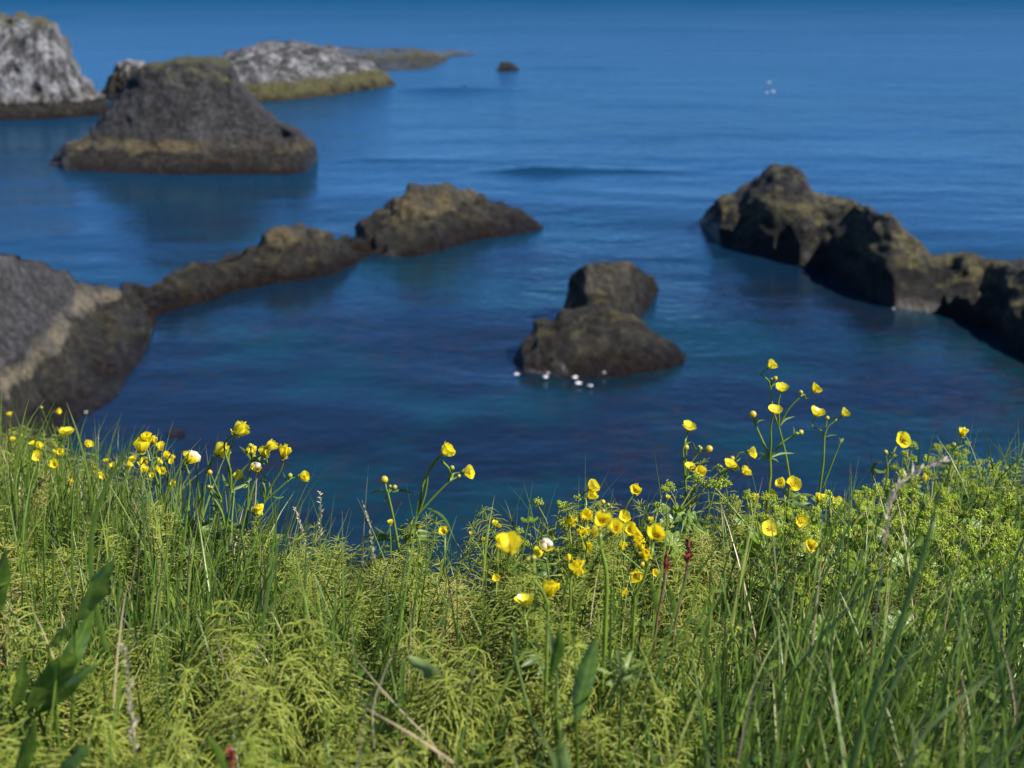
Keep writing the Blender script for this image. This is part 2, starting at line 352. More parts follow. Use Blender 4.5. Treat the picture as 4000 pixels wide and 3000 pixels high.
# pale guano-streaked stack
rock('sea_stack', 'tall grass-capped stack with white guano-streaked cliffs, cut by the left edge', 'sea stack', [dict(
    top=[(-900, 470), (-850, 330), (-700, 110), (-500, 75), (-200, 60), (0, 56), (118, 56), (194, 76), (229, 106), (259, 153), (282, 217), (317, 288), (364, 347), (411, 385), (440, 440)],
    base=[(-900, 480), (-500, 470), (0, 470), (176, 467), (353, 455), (440, 445)], thick=[(-900, 3), (-600, 22), (0, 24), (250, 17), (360, 8), (440, 1)],
    ridge=.38, flat=.55, prof=.62, amp=.26, seed=20, flutes=.4)], rock_mat('guano_basalt', tide=1.15, guano=1.0, green=1.0, topz=5.9, grey=(.11, .11, .11), ochre=.7), GR)
rock('sea_stack', 'broad dark flat-topped stack with flared sides and an ochre tide band', 'sea stack', [dict(
    top=[(190, 640), (247, 584), (329, 546), (400, 470), (464, 382), (500, 317), (523, 288), (564, 253), (635, 235), (735, 223), (823, 226), (881, 241), (917, 270), (952, 341), (999, 394), (1058, 452), (1117, 488), (1175, 523), (1234, 575), (1240, 620)],
    base=[(190, 648), (276, 668), (470, 676), (705, 684), (999, 685), (1150, 684), (1200, 670), (1240, 630)], thick=[(190, 1), (330, 8), (500, 16), (900, 17), (1100, 9), (1240, 1)],
    ridge=.42, flat=.4, prof=1.0, amp=.16, seed=30, flutes=.3)], rock_mat('dark_basalt', lichen=.0, tide=1.1, green=.9, topz=4.9, grey=(.085, .083, .085)), GR)
rock('sea_rock', 'small white-topped rock half hidden behind the broad dark stack', 'rock', [dict(
    top=[(391, 372), (435, 285), (464, 247), (500, 229), (552, 247), (640, 300), (760, 390)], base=[(391, 380), (423, 391), (640, 396), (760, 395)],
    thick=[(391, 1), (450, 8), (620, 9), (760, 1)], ridge=.45, flat=.1, prof=.7, amp=.4, seed=40, NC=90)], rock_mat('small_guano_rock', tide=1.6, guano=1.2, grey=(.08, .08, .07), topz=5.), GR)
rock('sea_rock', 'long white guano-topped rock with a yellow-green weed skirt and a low dark spit', 'rock', [dict(
    top=[(760, 330), (860, 222), (929, 198), (989, 176), (1049, 163), (1144, 170), (1247, 174), (1333, 204), (1401, 232), (1453, 258), (1513, 295), (1548, 328)],
    base=[(760, 405), (1015, 400), (1144, 391), (1315, 369), (1487, 344), (1548, 331)], thick=[(760, 14), (1000, 24), (1300, 22), (1450, 12), (1548, 1)], ridge=.5, flat=.3, prof=.6, amp=.28, seed=50)],
    rock_mat('weedy_guano_rock', tide=1.25, guano=.75, algae=1.0, grey=(.10, .10, .10), ochre=.2, kelp=.2, band=.4), GR, spit=(dict(top=[(1290, 200), (1333, 194), (1487, 199), (1616, 193), (1719, 205), (1760, 207), (1852, 207)], base=[(1290, 262), (1453, 276), (1504, 279), (1659, 271), (1735, 250), (1760, 222), (1852, 214)],
         thick=[(1290, 24), (1600, 22), (1740, 14), (1770, 8), (1852, 2)], ridge=.75, flat=.4, prof=.8, amp=.2, seed=55),
    rock_mat('weedy_spit', tide=3.2, algae=.75, low=(.085, .075, .02), kelp=.2, lichen=.5)))
rock('sea_rock', 'lone small dark rock in open water beyond the low spit', 'rock', [dict(top=[(1940, 276), (1958, 252), (1985, 241), (2010, 252), (2030, 274)], base=[(1940, 277), (1985, 278), (2030, 275)],
    thick=[(1940, 1), (1985, 4), (2030, 1)], prof=.6, amp=.18, seed=60, NC=40)], rock_mat('wet_rock', tide=3.5), GR)
rock('sea_rock', 'tiny dark rock just awash on the swell below the white-topped rock', 'rock', [dict(top=[(1778, 350), (1800, 333), (1822, 331), (1840, 349)], base=[(1780, 353), (1838, 352)],
    thick=[(1780, 1), (1810, 2.5), (1838, 1)], prof=.6, amp=.12, seed=63, NC=30)], rock_mat('awash_rock', tide=3.5), GR)
rock('sea_rock', 'long low weedy reef rising to a domed ochre-topped hump in the middle of the bay', 'rock', [dict(
    top=[(1380, 960), (1385, 930), (1426, 862), (1480, 826), (1526, 790), (1571, 754), (1607, 733), (1652, 736), (1697, 722), (1743, 724), (1788, 736), (1856, 745), (1905, 758), (1933, 781), (1978, 794), (2037, 817), (2068, 844), (2104, 871), (2120, 884)],
    base=[(1380, 968), (1420, 985), (1471, 996), (1562, 1007), (1652, 1002), (1743, 975), (1833, 944), (1924, 925), (2014, 914), (2082, 898), (2120, 888)],
    thick=[(1380, 1.5), (1500, 6), (1700, 8), (1950, 6), (2120, .6)], ridge=.5, flat=.15, prof=.7, amp=.26, seed=70),
    dict(top=[(435, 1180), (480, 1122), (529, 1114), (588, 1111), (635, 1088), (705, 1062), (752, 1035), (823, 1020), (882, 1000), (964, 967), (1028, 953), (1070, 912), (1117, 900), (1170, 891), (1199, 916), (1258, 918), (1300, 929), (1385, 925), (1440, 940), (1490, 985)],
    base=[(435, 1250), (605, 1238), (705, 1211), (823, 1176), (940, 1135), (1058, 1111), (1175, 1097), (1293, 1076), (1390, 1030), (1440, 1000), (1490, 990)],
    thick=[(435, 3), (700, 3.2), (1000, 3.6), (1200, 4.2), (1400, 3.5), (1490, 1)], ridge=.55, flat=.2, prof=.65, amp=.22, seed=75, NC=240)],
    rock_mat('reef_rock', lichen=.25, tide=1.25, grey=(.10, .095, .08), ochre=.9, band=.9), GR)
rock('sea_rock', 'sloping grey outcrop with a pale diagonal tide band rising behind the turf', 'rock', [dict(
    top=[(-900, 1040), (-400, 920), (0, 962), (35, 965), (76, 982), (141, 1012), (194, 1023), (253, 1059), (294, 1094), (329, 1096), (400, 1102), (435, 1112), (500, 1132), (560, 1180), (605, 1235)],
    base=[(-900, 2060), (-400, 1980), (0, 1900), (200, 1700), (294, 1640), (382, 1588), (464, 1535), (511, 1452), (558, 1405), (588, 1340), (605, 1262)],
    thick=[(-900, 9), (0, 8.7), (200, 8.1), (400, 9), (500, 6.4), (560, 4.2), (605, 1.2)], ridge=.86, flat=.1, prof=1.05, amp=.17, seed=80, NC=220)],
    rock_mat('grey_outcrop', tide=1.35, grey=(.135, .13, .135), low=(.06, .052, .036), ochre=1.0, band=.42, kelp=.3, ocol=(.25, .21, .14)), GR)
rock('sea_rock', 'double-humped dark boulder island in the still water of the inner pool', 'rock', [dict(
    top=[(2205, 1190), (2209, 1145), (2221, 1101), (2254, 1064), (2287, 1040), (2331, 1017), (2368, 1017), (2400, 1025), (2445, 1021), (2502, 1044), (2539, 1072), (2563, 1109), (2574, 1130)],
    base=[(2205, 1300), (2300, 1410), (2430, 1380), (2500, 1250), (2539, 1204), (2574, 1136)], thick=[(2205, 3.5), (2320, 6), (2430, 5.6), (2520, 3), (2574, .6)], ridge=.68, flat=.06, prof=.62, amp=.17, seed=91, NC=120),
    dict(top=[(2004, 1405), (2012, 1385), (2034, 1345), (2075, 1304), (2108, 1267), (2144, 1261), (2193, 1231), (2226, 1214), (2307, 1210), (2388, 1214), (2470, 1231), (2510, 1263), (2551, 1300), (2612, 1337), (2653, 1365), (2679, 1394)],
    base=[(2004, 1412), (2042, 1438), (2103, 1450), (2185, 1463), (2266, 1471), (2348, 1469), (2429, 1467), (2510, 1450), (2612, 1430), (2665, 1414), (2679, 1400)],
    thick=[(2004, .6), (2150, 3.5), (2300, 4.2), (2450, 4), (2600, 2), (2679, .5)], ridge=.6, flat=.15, prof=.62, amp=.19, seed=95)], rock_mat('boulder_rock', lichen=.35, tide=1.5, grey=(.10, .093, .078), ochre=.8, band=.5), GR)
rock('sea_rock', 'long black ridge with a layered peak, running off past the right edge', 'rock', [dict(
    top=[(2728, 866), (2765, 812), (2815, 770), (2878, 748), (2916, 717), (2961, 689), (3018, 645), (3081, 639), (3132, 664), (3163, 702), (3182, 746), (3220, 768), (3283, 781), (3359, 794), (3397, 809), (3473, 838), (3511, 879), (3575, 923), (3613, 968), (3638, 999), (3676, 1002), (3777, 980), (3815, 996), (3891, 1012), (4000, 1018), (4300, 1070), (4700, 1150), (4900, 1500)],
    base=[(2728, 872), (2809, 949), (2916, 982), (3043, 1018), (3201, 1052), (3309, 1101), (3391, 1164), (3486, 1208), (3676, 1234), (3834, 1278), (3961, 1366), (4000, 1385), (4300, 1550), (4700, 1700), (4900, 1750)],
    thick=[(2728, .8), (2900, 6), (3100, 8), (3300, 7), (3600, 4.5), (3900, 5.5), (4300, 7), (4900, 3)], ridge=.66, flat=.25, prof=.4, back=.6, amp=.15, seed=100, NC=260)],
    rock_mat('black_ridge', strata=2.2, lichen=.55, ocol=(.135, .12, .05), tide=1.35, grey=(.05, .048, .048), low=(.022, .02, .015), ochre=.8, band=.9), GR)
rock('sea_rock', 'small dark brown rock barely breaking the pool below the grassy edge', 'rock', [dict(top=[(655, 1702), (672, 1686), (700, 1681), (722, 1698)], base=[(655, 1706), (690, 1709), (722, 1702)],
    thick=[(655, .3), (690, .8), (722, .3)], prof=.6, amp=.05, seed=66, NC=30)], rock_mat('brown_rock', tide=3.5, low=(.03, .015, .01)), GR)

# ---- white blobs painted in as sun glints by the rocks; foamy flecks farther out
def build_glints_and_foam():
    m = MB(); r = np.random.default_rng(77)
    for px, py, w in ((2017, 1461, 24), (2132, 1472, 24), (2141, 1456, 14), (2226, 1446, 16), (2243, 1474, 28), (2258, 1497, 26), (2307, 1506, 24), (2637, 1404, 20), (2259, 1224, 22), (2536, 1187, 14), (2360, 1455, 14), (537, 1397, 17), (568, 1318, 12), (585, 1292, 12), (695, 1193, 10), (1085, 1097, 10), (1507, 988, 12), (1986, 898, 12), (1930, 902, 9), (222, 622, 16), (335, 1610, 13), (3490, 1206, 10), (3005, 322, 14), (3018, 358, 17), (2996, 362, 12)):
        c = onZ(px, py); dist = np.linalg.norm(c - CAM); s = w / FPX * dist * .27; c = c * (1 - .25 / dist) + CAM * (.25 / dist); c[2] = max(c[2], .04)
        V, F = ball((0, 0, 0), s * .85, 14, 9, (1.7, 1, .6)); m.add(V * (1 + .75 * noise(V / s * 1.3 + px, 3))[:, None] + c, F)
    n = NT('glints_and_foam'); d = n.n('ShaderNodeBsdfDiffuse'); d.inputs[0].default_value = (.8, .8, .8, 1); n.link(d.outputs[0], n.out.inputs[0])
    tag(m.obj('glints_and_foam', n.m), 'white flecks painted as sun glints around the rocks, with foamy flecks on the open water', kind='stuff')
build_glints_and_foam()
# ================================================================== MEADOW
M_HORSE = leaf_mat('horsetail_green', [(0, (.17, .235, .03)), (.5, (.30, .36, .055)), (.85, (.42, .43, .10)), (1, (.44, .30, .15))], tip=(.34, .26, .10), tipfrom=.7, trans=.38, gloss=.03)
M_GRASS = leaf_mat('grass_green', [(0, (.05, .105, .018)), (.45, (.13, .22, .035)), (.8, (.25, .34, .055)), (.95, (.36, .40, .12)), (1, (.48, .40, .24))], tip=(.34, .22, .11), tipfrom=.86, trans=.42, gloss=.05, rough=.35)
M_STRAW = leaf_mat('dry_straw', [(0, (.42, .33, .20)), (1, (.55, .48, .34))], trans=.25, gloss=.05)
M_SEED = leaf_mat('seed_head', [(0, (.55, .46, .34)), (1, (.76, .68, .52))], trans=.3, gloss=.03)
M_STEM = leaf_mat('buttercup_stem', [(0, (.11, .19, .022)), (.6, (.19, .28, .04)), (1, (.27, .23, .10))], trans=.2, gloss=.06)
M_LEAF = leaf_mat('buttercup_leaf', [(0, (.07, .14, .025)), (1, (.16, .24, .05))], trans=.4, gloss=.03, rough=.45)
M_MANT = leaf_mat('mantle_leaf', [(0, (.08, .17, .018)), (.6, (.15, .26, .022)), (1, (.23, .34, .03))], trans=.5, gloss=.05, rough=.45)
M_MFLO = leaf_mat('mantle_flower', [(0, (.30, .44, .04)), (.5, (.46, .58, .06)), (1, (.60, .64, .10))], trans=.35, gloss=.03)
M_MSTM = leaf_mat('mantle_stem', [(0, (.26, .32, .06)), (1, (.40, .42, .13))], trans=.25, gloss=.05)
M_DOCK = leaf_mat('dock_leaf', [(0, (.065, .14, .018)), (1, (.20, .29, .045))], trans=.5, gloss=.05, rough=.3)
M_PALE = leaf_mat('pale_leaf', [(0, (.12, .21, .04)), (1, (.26, .34, .12))], trans=.4, gloss=.05, rough=.45)
M_RED = leaf_mat('sorrel_red', [(0, (.20, .06, .04)), (.6, (.32, .05, .05)), (1, (.42, .09, .08))], trans=.3, gloss=.05)
M_RSTM = leaf_mat('sorrel_stem', [(0, (.20, .11, .07)), (1, (.28, .17, .12))], trans=.15, gloss=.05)
M_WHITE = leaf_mat('faded_petal', [(0, (.62, .55, .38)), (1, (.75, .70, .58))], trans=.4, gloss=.04)
M_BUD = leaf_mat('bud_green', [(0, (.20, .26, .05)), (.5, (.34, .36, .06)), (1, (.60, .46, .03))], trans=.3, gloss=.06)
M_STAM = leaf_mat('stamen_gold', [(0, (.55, .36, .02)), (1, (.72, .52, .04))], trans=.2, gloss=.04)
M_SEPAL = leaf_mat('sepal_green', [(0, (.30, .34, .06)), (1, (.48, .44, .08))], trans=.3, gloss=.04)
def petal_mat():
    n = NT('buttercup_petal'); t = n.n('ShaderNodeAttribute', attribute_name='tint').outputs['Fac']; a = n.n('ShaderNodeAttribute', attribute_name='along').outputs['Fac']
    c = n.ramp(t, [(0, (.92, .75, .015)), (.6, (.94, .82, .03)), (1, (.95, .86, .06))]); c = n.mix(n.step(a, .0, .45), (.88, .70, .014), c)
    d = n.n('ShaderNodeBsdfDiffuse'); n.link(c, d.inputs[0]); tr = n.n('ShaderNodeBsdfTranslucent'); n.link(c, tr.inputs[0])
    m1 = n.n('ShaderNodeMixShader', i_0=.45); n.link(d.outputs[0], m1.inputs[1]); n.link(tr.outputs[0], m1.inputs[2])
    gl = n.n('ShaderNodeBsdfGlossy', i_Roughness=.3); m2 = n.n('ShaderNodeMixShader', i_0=.07)
    n.link(m1.outputs[0], m2.inputs[1]); n.link(gl.outputs[0], m2.inputs[2]); n.link(m2.outputs[0], n.out.inputs[0]); return n.m
M_PETAL = petal_mat()

def project(P):
    d = P - CAM; f = d @ AX_F; return 2000 + FPX * (d @ AX_R) / f, 1500 - FPX * (d @ AX_U) / f, f
def scatter(n, r0=.45, r1=3.6, spread=.62, ymax=-.02):
    """points on the meadow, as many per square metre everywhere in a wedge ahead of the viewer, inside the cliff edge"""
    out = []
    while sum(len(o) for o in out) < n:
        y = rng.uniform(.12, r1, n * 2); x = rng.uniform(-3.3, 3.3, n * 2)
        k = (y < yedge(x) + ymax) & (np.abs(x) < spread * y + 1.0) & (np.hypot(x, y) > r0); out.append(np.stack([x[k], y[k]], 1))
    return np.concatenate(out)[:n]
def sm(v, a, b): t = np.clip((v - a) / (b - a), 0, 1); return t * t * (3 - 2 * t)
def rotz(a):
    c, s = np.cos(a), np.sin(a); z = np.zeros_like(c); o = np.ones_like(c)
    return np.stack([np.stack([c, -s, z], -1), np.stack([s, c, z], -1), np.stack([z, z, o], -1)], -2)
def lean(ax, ay):
    """rows of matrices that tip the vertical towards (ax, ay)"""
    n = len(ax); m = np.zeros((n, 3, 3)); up = nrm(np.stack([ax, ay, np.ones(n)], -1)); xx = nrm(np.cross(np.broadcast_to([0., 1, 0], up.shape), up)); yy = np.cross(up, xx)
    m[:, :, 0] = xx; m[:, :, 1] = yy; m[:, :, 2] = up; return m
def instance(m, protos, idx, pos, rot, scale, tint):
    """many copies of a few prototypes gathered into one builder"""
    for k, (V, F, T, A) in enumerate(protos):
        s = np.nonzero(idx == k)[0]
        if not len(s): continue
        W = np.einsum('nij,vj->nvi', rot[s], V) * scale[s][:, None, None] + pos[s][:, None, :]
        FF = F[None] + (np.arange(len(s)) * len(V))[:, None, None]
        tt = np.clip(T[None] * .35 + tint[s][:, None], 0, 1)
        m.add(W.reshape(-1, 3), FF.reshape(-1, 4), tt.ravel(), np.broadcast_to(A[None], tt.shape).ravel())

# ---- horsetail prototypes: jointed stem with whorls of thin branches
def horsetail_proto(seed, droop, h=.20, bl=.045, nw=14, nb=10):
    r = np.random.default_rng(seed); m = MB(); b = MB()
    bend = r.normal(0, .018, 2)
    zz = np.linspace(0, h, 8); st = np.stack([bend[0] * (zz / h) ** 2, bend[1] * (zz / h) ** 2, zz], -1)
    V, F, a = tubes(st[None], np.linspace(.0011, .0005, 8)[None], 4); m.add(V, F, .15, 0.0)
    P = []; 
    for i in range(nw):
        f = .22 + .78 * (i + .3) / nw; c = np.array([bend[0] * f * f, bend[1] * f * f, h * f]); L = bl * (1 - .72 * max(f - .72, 0) / .28) * (1 if f > .35 else .75)
        n = nb + int(r.integers(-2, 2)); a0 = r.uniform(0, 6.28)
        for j in range(n):
            an = a0 + j * 6.283 / n + r.normal(0, .15); l = L * r.uniform(.7, 1.15); d = np.array([math.cos(an), math.sin(an), 0]); up = r.uniform(.35, .75) - droop * .25 + .5 * max(f - .6, 0); dr = droop * r.uniform(.7, 1.3)
            t = np.array([0, .4, .75, 1.0])[:, None]
            P.append(c + d * l * (t * (1 - .12 * t)) + np.array([0, 0, 1]) * l * (up * t - dr * t * t))
    P = np.array(P); V, F, a = tubes(P, np.broadcast_to(np.array([.00072, .0007, .0006, .00025]), (len(P), 4)), 3)
    b.add(V, F, np.repeat(r.uniform(0, 1, len(P)), 12), a)
    return m, b
HT = [horsetail_proto(100 + i, d, nw=w_, nb=n_, h=h_, bl=b_) for i, (d, w_, n_, h_, b_) in enumerate([(.45, 10, 9, .165, .040), (.6, 9, 10, .155, .046), (.3, 11, 9, .17, .034), (.85, 9, 11, .15, .054), (1.05, 9, 11, .15, .060), (.7, 10, 10, .16, .050), (.4, 9, 8, .14, .036), (1.2, 8, 11, .145, .058)])]
def both(mb): 
    t = MB()
    for q in mb:
        V, F, T, A = q.arrays(); t.add(V, F, T, A)
    return t.arrays()
HT_ALL = [both(q) for q in HT]

LEAN = (.16, -.03)
xy = scatter(7200, .3)
P0 = np.stack([xy[:, 0], xy[:, 1], ground_z(xy[:, 0], xy[:, 1])], -1)
ppx, ppy, dep = project(P0 + [0, 0, .15])
clump = noise(np.concatenate([xy * 3.2, xy[:, :1] * 0], 1), 12)
dens = .72 * np.clip(.95 + clump * 1.0, 0.12, 1) * (1 - .85 * sm(ppx, 2350, 2900) * (1 - sm(ppx, 4400, 4800)) * sm(ppy, 2080, 2250)) * (1 - .75 * sm(ppx, 2750, 3100) * (1 - sm(ppx, 4150, 4500))) * (1 - .52 * (1 - sm(dep, .9, 1.3))) * (1 - .75 * sm(ppy, 1750, 1950) * (1 - sm(ppy, 2300, 2500)) * sm(ppx, 50, 250) * (1 - sm(ppx, 900, 1150)))
keep = rng.uniform(size=len(xy)) < dens
xy, P0, ppx, ppy, dep = xy[keep], P0[keep], ppx[keep], ppy[keep], dep[keep]
N = len(xy); droopy = rng.uniform(size=N) < (1 - sm(dep, .9, 1.7)) * .8
idx = np.where(droopy, rng.choice([3, 4, 5, 7], N), rng.choice([0, 1, 2, 6, 5], N))
hscale = rng.uniform(.66, 1.18, N) * (1 + .16 * (1 - sm(dep, .9, 1.3))) * (1 + .1 * noise(np.concatenate([xy * 5, xy[:, :1] * 0], 1), 13)); htint = np.clip(.34 + .5 * noise(np.concatenate([xy * 4, xy[:, :1] * 0], 1), 14) + rng.normal(0, .13, N) - .24 * (1 - sm(dep, .9, 1.4)), 0, .85)  # nearest horsetails tinted darker to paint deeper shade into the turf
HL = lean(LEAN[0] + rng.normal(0, .42, N), LEAN[1] - .1 + rng.normal(0, .36, N)) @ rotz(rng.uniform(0, 6.28, N))
# the nearest ones are plants of their own, the rest one carpet
inview = (ppx > 60) & (ppx < 2500) & (ppy > 1950) & (ppy < 2960) & (dep > .72)
order = np.argsort(dep + np.where(inview, 0, 100)); near = order[:80]; rest = np.ones(N, bool); rest[near] = False
m = MB(); instance(m, HT_ALL, idx[rest], P0[rest], HL[rest], hscale[rest], htint[rest])
tag(m.obj('horsetails', M_HORSE), 'dense carpet of fine yellow-green horsetails covering the meadow', kind='stuff')
hm = {}
for i in near:
    k = int(idx[i])
    if k not in hm:
        s_, b_ = HT[k]; V, F, T, A = s_.arrays(); V2, F2, T2, A2 = b_.arrays()
        hm[k] = (make_mesh('stem', V, F, M_HORSE, T * .35 + .3, A), make_mesh('branches', V2, F2, M_HORSE, T2 * .35 + .36, A2))
    e = empty('horsetail', P0[i]); mat4 = Matrix([list(map(float, r_)) + [0] for r_ in HL[i]] + [[0, 0, 0, 1]])
    e.rotation_euler = mat4.to_euler(); e.scale = (float(hscale[i]),) * 3
    tag(e, 'feathery yellow-green horsetail with whorls of thin branches in the nearest turf', 'horsetail', 'horsetails in the nearest turf')
    for nm, me in zip(('stem', 'branches'), hm[k]):
        o = bpy.data.objects.new(nm, me); col.objects.link(o); o.parent = e

# ---- grass
def blades(base, L, wd, az, tilt, curl, tint, K=6, m=None):
    n = len(base); t = np.linspace(0, 1, K)[None, :]; d = np.stack([np.cos(az), np.sin(az)], -1)
    ang = tilt[:, None] + curl[:, None] * t ** 1.6; ds = (L / (K - 1))[:, None]
    hx = np.concatenate([np.zeros((n, 1)), np.cumsum(np.sin(ang[:, :-1]) * ds, 1)], 1); hz = np.concatenate([np.zeros((n, 1)), np.cumsum(np.cos(ang[:, :-1]) * ds, 1)], 1)
    P = base[:, None, :] + np.concatenate([hx[:, :, None] * d[:, None, :], hz[:, :, None]], 2)
    prof = np.interp(np.linspace(0, 1, K), [0, .25, .7, 1], [.75, 1, .7, .05]); W = wd[:, None] * prof[None]
    sa = az + np.pi / 2 + rng.normal(0, .9, n); side = np.stack([np.cos(sa), np.sin(sa), np.zeros(n)], -1)
    V, F, a = ribbons(P, W, side, .45); m.add(V, F, np.repeat(tint, K * 3), a)
def gpos(xy): return np.stack([xy[:, 0], xy[:, 1], ground_z(xy[:, 0], xy[:, 1])], -1)
g = MB()
def grass_patch(n, maskf, L, wd, azm, azs, tilt, curl, tint, r0=.3, spread=.62, r1=3.6):
    xy = scatter(n, r0, r1, spread=spread); P = gpos(xy); a, b, dpt = project(P + [0, 0, .16]); k = rng.uniform(size=n) < maskf(a, b, dpt, xy); P = P[k]; n = len(P)
    tt = np.clip(rng.normal(tint[0], tint[1], n), 0, .93); tt = np.where(rng.uniform(size=n) < .045, 1.0, tt)
    blades(P, rng.uniform(*L, n), rng.uniform(*wd, n), rng.normal(azm, azs, n), np.abs(rng.normal(*tilt, n)), rng.normal(*curl, n), tt, 7, g)
cl = lambda xy, s, sd_: noise(np.concatenate([xy * s, xy[:, :1] * 0], 1), sd_)
# low turf everywhere
grass_patch(10500, lambda a, b, d, q: np.full(len(a), .8), (.08, .17), (.0016, .0034), 0, 1.6, (.15, .22), (.5, .5), (.40, .2))
grass_patch(12000, lambda a, b, d, q: sm(b, 2200, 2450) * np.clip(.55 + cl(q, 5, 41), .05, 1), (.08, .23), (.0018, .004), .2, 1.3, (.25, .2), (.5, .4), (.32, .27), r1=1.3)
# the upright bluish band of grass on the left
grass_patch(19000, lambda a, b, d, q: sm(a, -500, 50) * (1 - sm(a, 950, 1250)) * sm(b, 1600, 1800) * (1 - sm(b, 2350, 2560)) * np.clip(.75 + cl(q, 4, 31), .2, 1), (.13, .28), (.002, .0042), .2, 1.2, (.2, .16), (.35, .35), (.42, .24))
# long leaning grass on the right, close to the viewer
grass_patch(19000, lambda a, b, d, q: sm(a, 2250, 2900) * sm(b, 2000, 2500) * np.clip(.8 + cl(q, 4, 32), .15, 1) * .62, (.12, .31), (.002, .0045), .15, .95, (.30, .2), (.4, .4), (.46, .26))
grass_patch(3200, lambda a, b, d, q: sm(a, 2500, 3100) * sm(b, 2150, 2500) * .35, (.26, .36), (.0022, .005), .12, .4, (.36, .18), (.3, .3), (.5, .25))
# scattered blades standing over the horsetails
grass_patch(8600, lambda a, b, d, q: np.clip(.42 + cl(q, 3, 33) * .8, .05, .8), (.17, .27), (.002, .0042), .2, 1.2, (.18, .15), (.4, .35), (.42, .2))
tag(g.obj('grass', M_GRASS), 'tangled green meadow grass, thickest at either side', kind='stuff')
# small broad leaves of the undergrowth
u = MB(); xy = scatter(5200, .3); P = gpos(xy) + np.array([0, 0, 1]) * rng.uniform(.02, .11, (len(xy), 1)); n = len(P); az = rng.uniform(0, 6.28, n); L = rng.uniform(.012, .03, n)
t = np.linspace(0, 1, 4)[None]; pts = P[:, None, :] + np.stack([np.cos(az)[:, None] * L[:, None] * t, np.sin(az)[:, None] * L[:, None] * t, L[:, None] * (t * .5 - t * t * .45)], -1)
V, F, a = ribbons(pts, L[:, None] * np.array([.1, .38, .34, .03])[None], np.stack([-np.sin(az), np.cos(az), az * 0], -1), .3); u.add(V, F, np.repeat(rng.uniform(0, .8, n), 12), a)
tag(u.obj('undergrowth', M_DOCK), 'small dark leaves low in the turf', kind='stuff')
# little pale fallen bits at the foot of the grass
# ================================================================== FLOWERS
def petals_mesh(openness, seed, nib=0.0):
    """five overlapping cupped petals, unit diameter when flat; openness 0 = closed globe, 1 = wide saucer"""
    r = np.random.default_rng(seed); m = MB(); n, k = 8, 9
    for j in range(5):
        an = j * 6.283 / 5 + r.normal(0, .07); op = np.clip(openness + r.normal(0, .08), 0, 1.1)
        v = np.linspace(0, 1, n)[:, None]; s = np.linspace(-1, 1, k)[None, :]
        L = .54 * r.uniform(.92, 1.06); wmax = .36 * r.uniform(.92, 1.1)
        th0 = .25 + 1.0 * op; th1 = -.75 + 1.65 * op                       # angle from the axis at the base and at the rim
        th = th0 + (th1 - th0) * v ** .9; dl = L / (n - 1)
        rad = .03 + np.concatenate([[[0]], np.cumsum(np.sin(th[:-1]) * dl, 0)]); hz = np.concatenate([[[0]], np.cumsum(np.cos(th[:-1]) * dl, 0)])
        w = wmax * (v ** .62) * (1 - .38 * v ** 5) ; tipround = (1 - .10 * s ** 2 * v ** 2 + .0 * s) - .035 * np.exp(-(s / .16) ** 2) * v ** 6
        cup = (.16 + .10 * (1 - op)) * (w * s) ** 2 / .36 * 1.6
        R_ = rad * tipround - cup * (.4 if op > .6 else .9); Z_ = hz * tipround + cup * .55
        Z_ = Z_ + .018 * np.sin(s * 4 + r.uniform(0, 6)) * v ** 2 + r.normal(0, .007, Z_.shape) * v
        X = R_ * math.cos(an) - w * s * math.sin(an); Y = R_ * math.sin(an) + w * s * math.cos(an)
        m.add(np.stack([X, Y, Z_ + .004 * j], -1), gridfaces(n, k), r.uniform(.1, .9), np.repeat(v, k, 1).ravel())
    return m.mesh('petals', M_PETAL)
def centre_mesh(seed):
    r = np.random.default_rng(seed); m = MB(); V, F = ball((0, 0, .07), .07, 8, 6, (1, 1, .9)); m.add(V, F, .2)
    for j in range(30):
        a = r.uniform(0, 6.28); q = r.uniform(.3, 1.0); p1 = np.array([math.cos(a) * .06, math.sin(a) * .06, .04]); p2 = np.array([math.cos(a) * (.08 + .11 * q), math.sin(a) * (.08 + .11 * q), .19 - .08 * q])
        V, F, al = tubes(np.array([[p1, (p1 + p2) / 2, p2 * .96 + [0, 0, .004], p2]]), np.array([[.006, .007, .016, .01]]), 4); m.add(V, F, r.uniform(.3, 1))
    return m.mesh('flower_centre', M_STAM)
def sepal_mesh(seed):
    r = np.random.default_rng(seed); m = MB()
    for j in range(5):
        a = j * 6.283 / 5 + .6; t = np.linspace(0, 1, 5)[:, None]; d = np.array([math.cos(a), math.sin(a), 0])
        P = d * (.02 + .2 * t) + np.array([0, 0, 1]) * (-.02 + .11 * t ** 1.4 - r.uniform(.0, .10) * t); V, F, al = ribbons(P[None], np.array([[.05, .10, .10, .07, .02]]), np.array([[-d[1], d[0], 0]]), .4); m.add(V, F, r.uniform(0, 1), al)
    V, F = ball((0, 0, -.02), .045, 8, 5); m.add(V, F, .3)
    return m.mesh('sepals', M_SEPAL)
OPENS = [.05, .25, .42, .58, .75, .95]
PET = [[petals_mesh(o, 200 + i * 7 + j) for j in range(3)] for i, o in enumerate(OPENS)]
CEN = [centre_mesh(5), centre_mesh(9)]; SEP = [sepal_mesh(3), sepal_mesh(4)]
def bud_mesh(seed, yellow):
    r = np.random.default_rng(seed); m = MB(); V, F = ball((0, 0, 0), .5, 15, 10, (1, 1, 1.12)); a = np.arctan2(V[:, 1], V[:, 0])
    V = V * (1 - .07 * np.abs(np.sin(a * 2.5)))[:, None]; z = V[:, 2]
    m.add(V, F, np.clip((z > .12 - yellow * .5) * .5 + yellow * .5 * (z > -.1), 0, 1), .5); return m.mesh('bud', M_BUD)
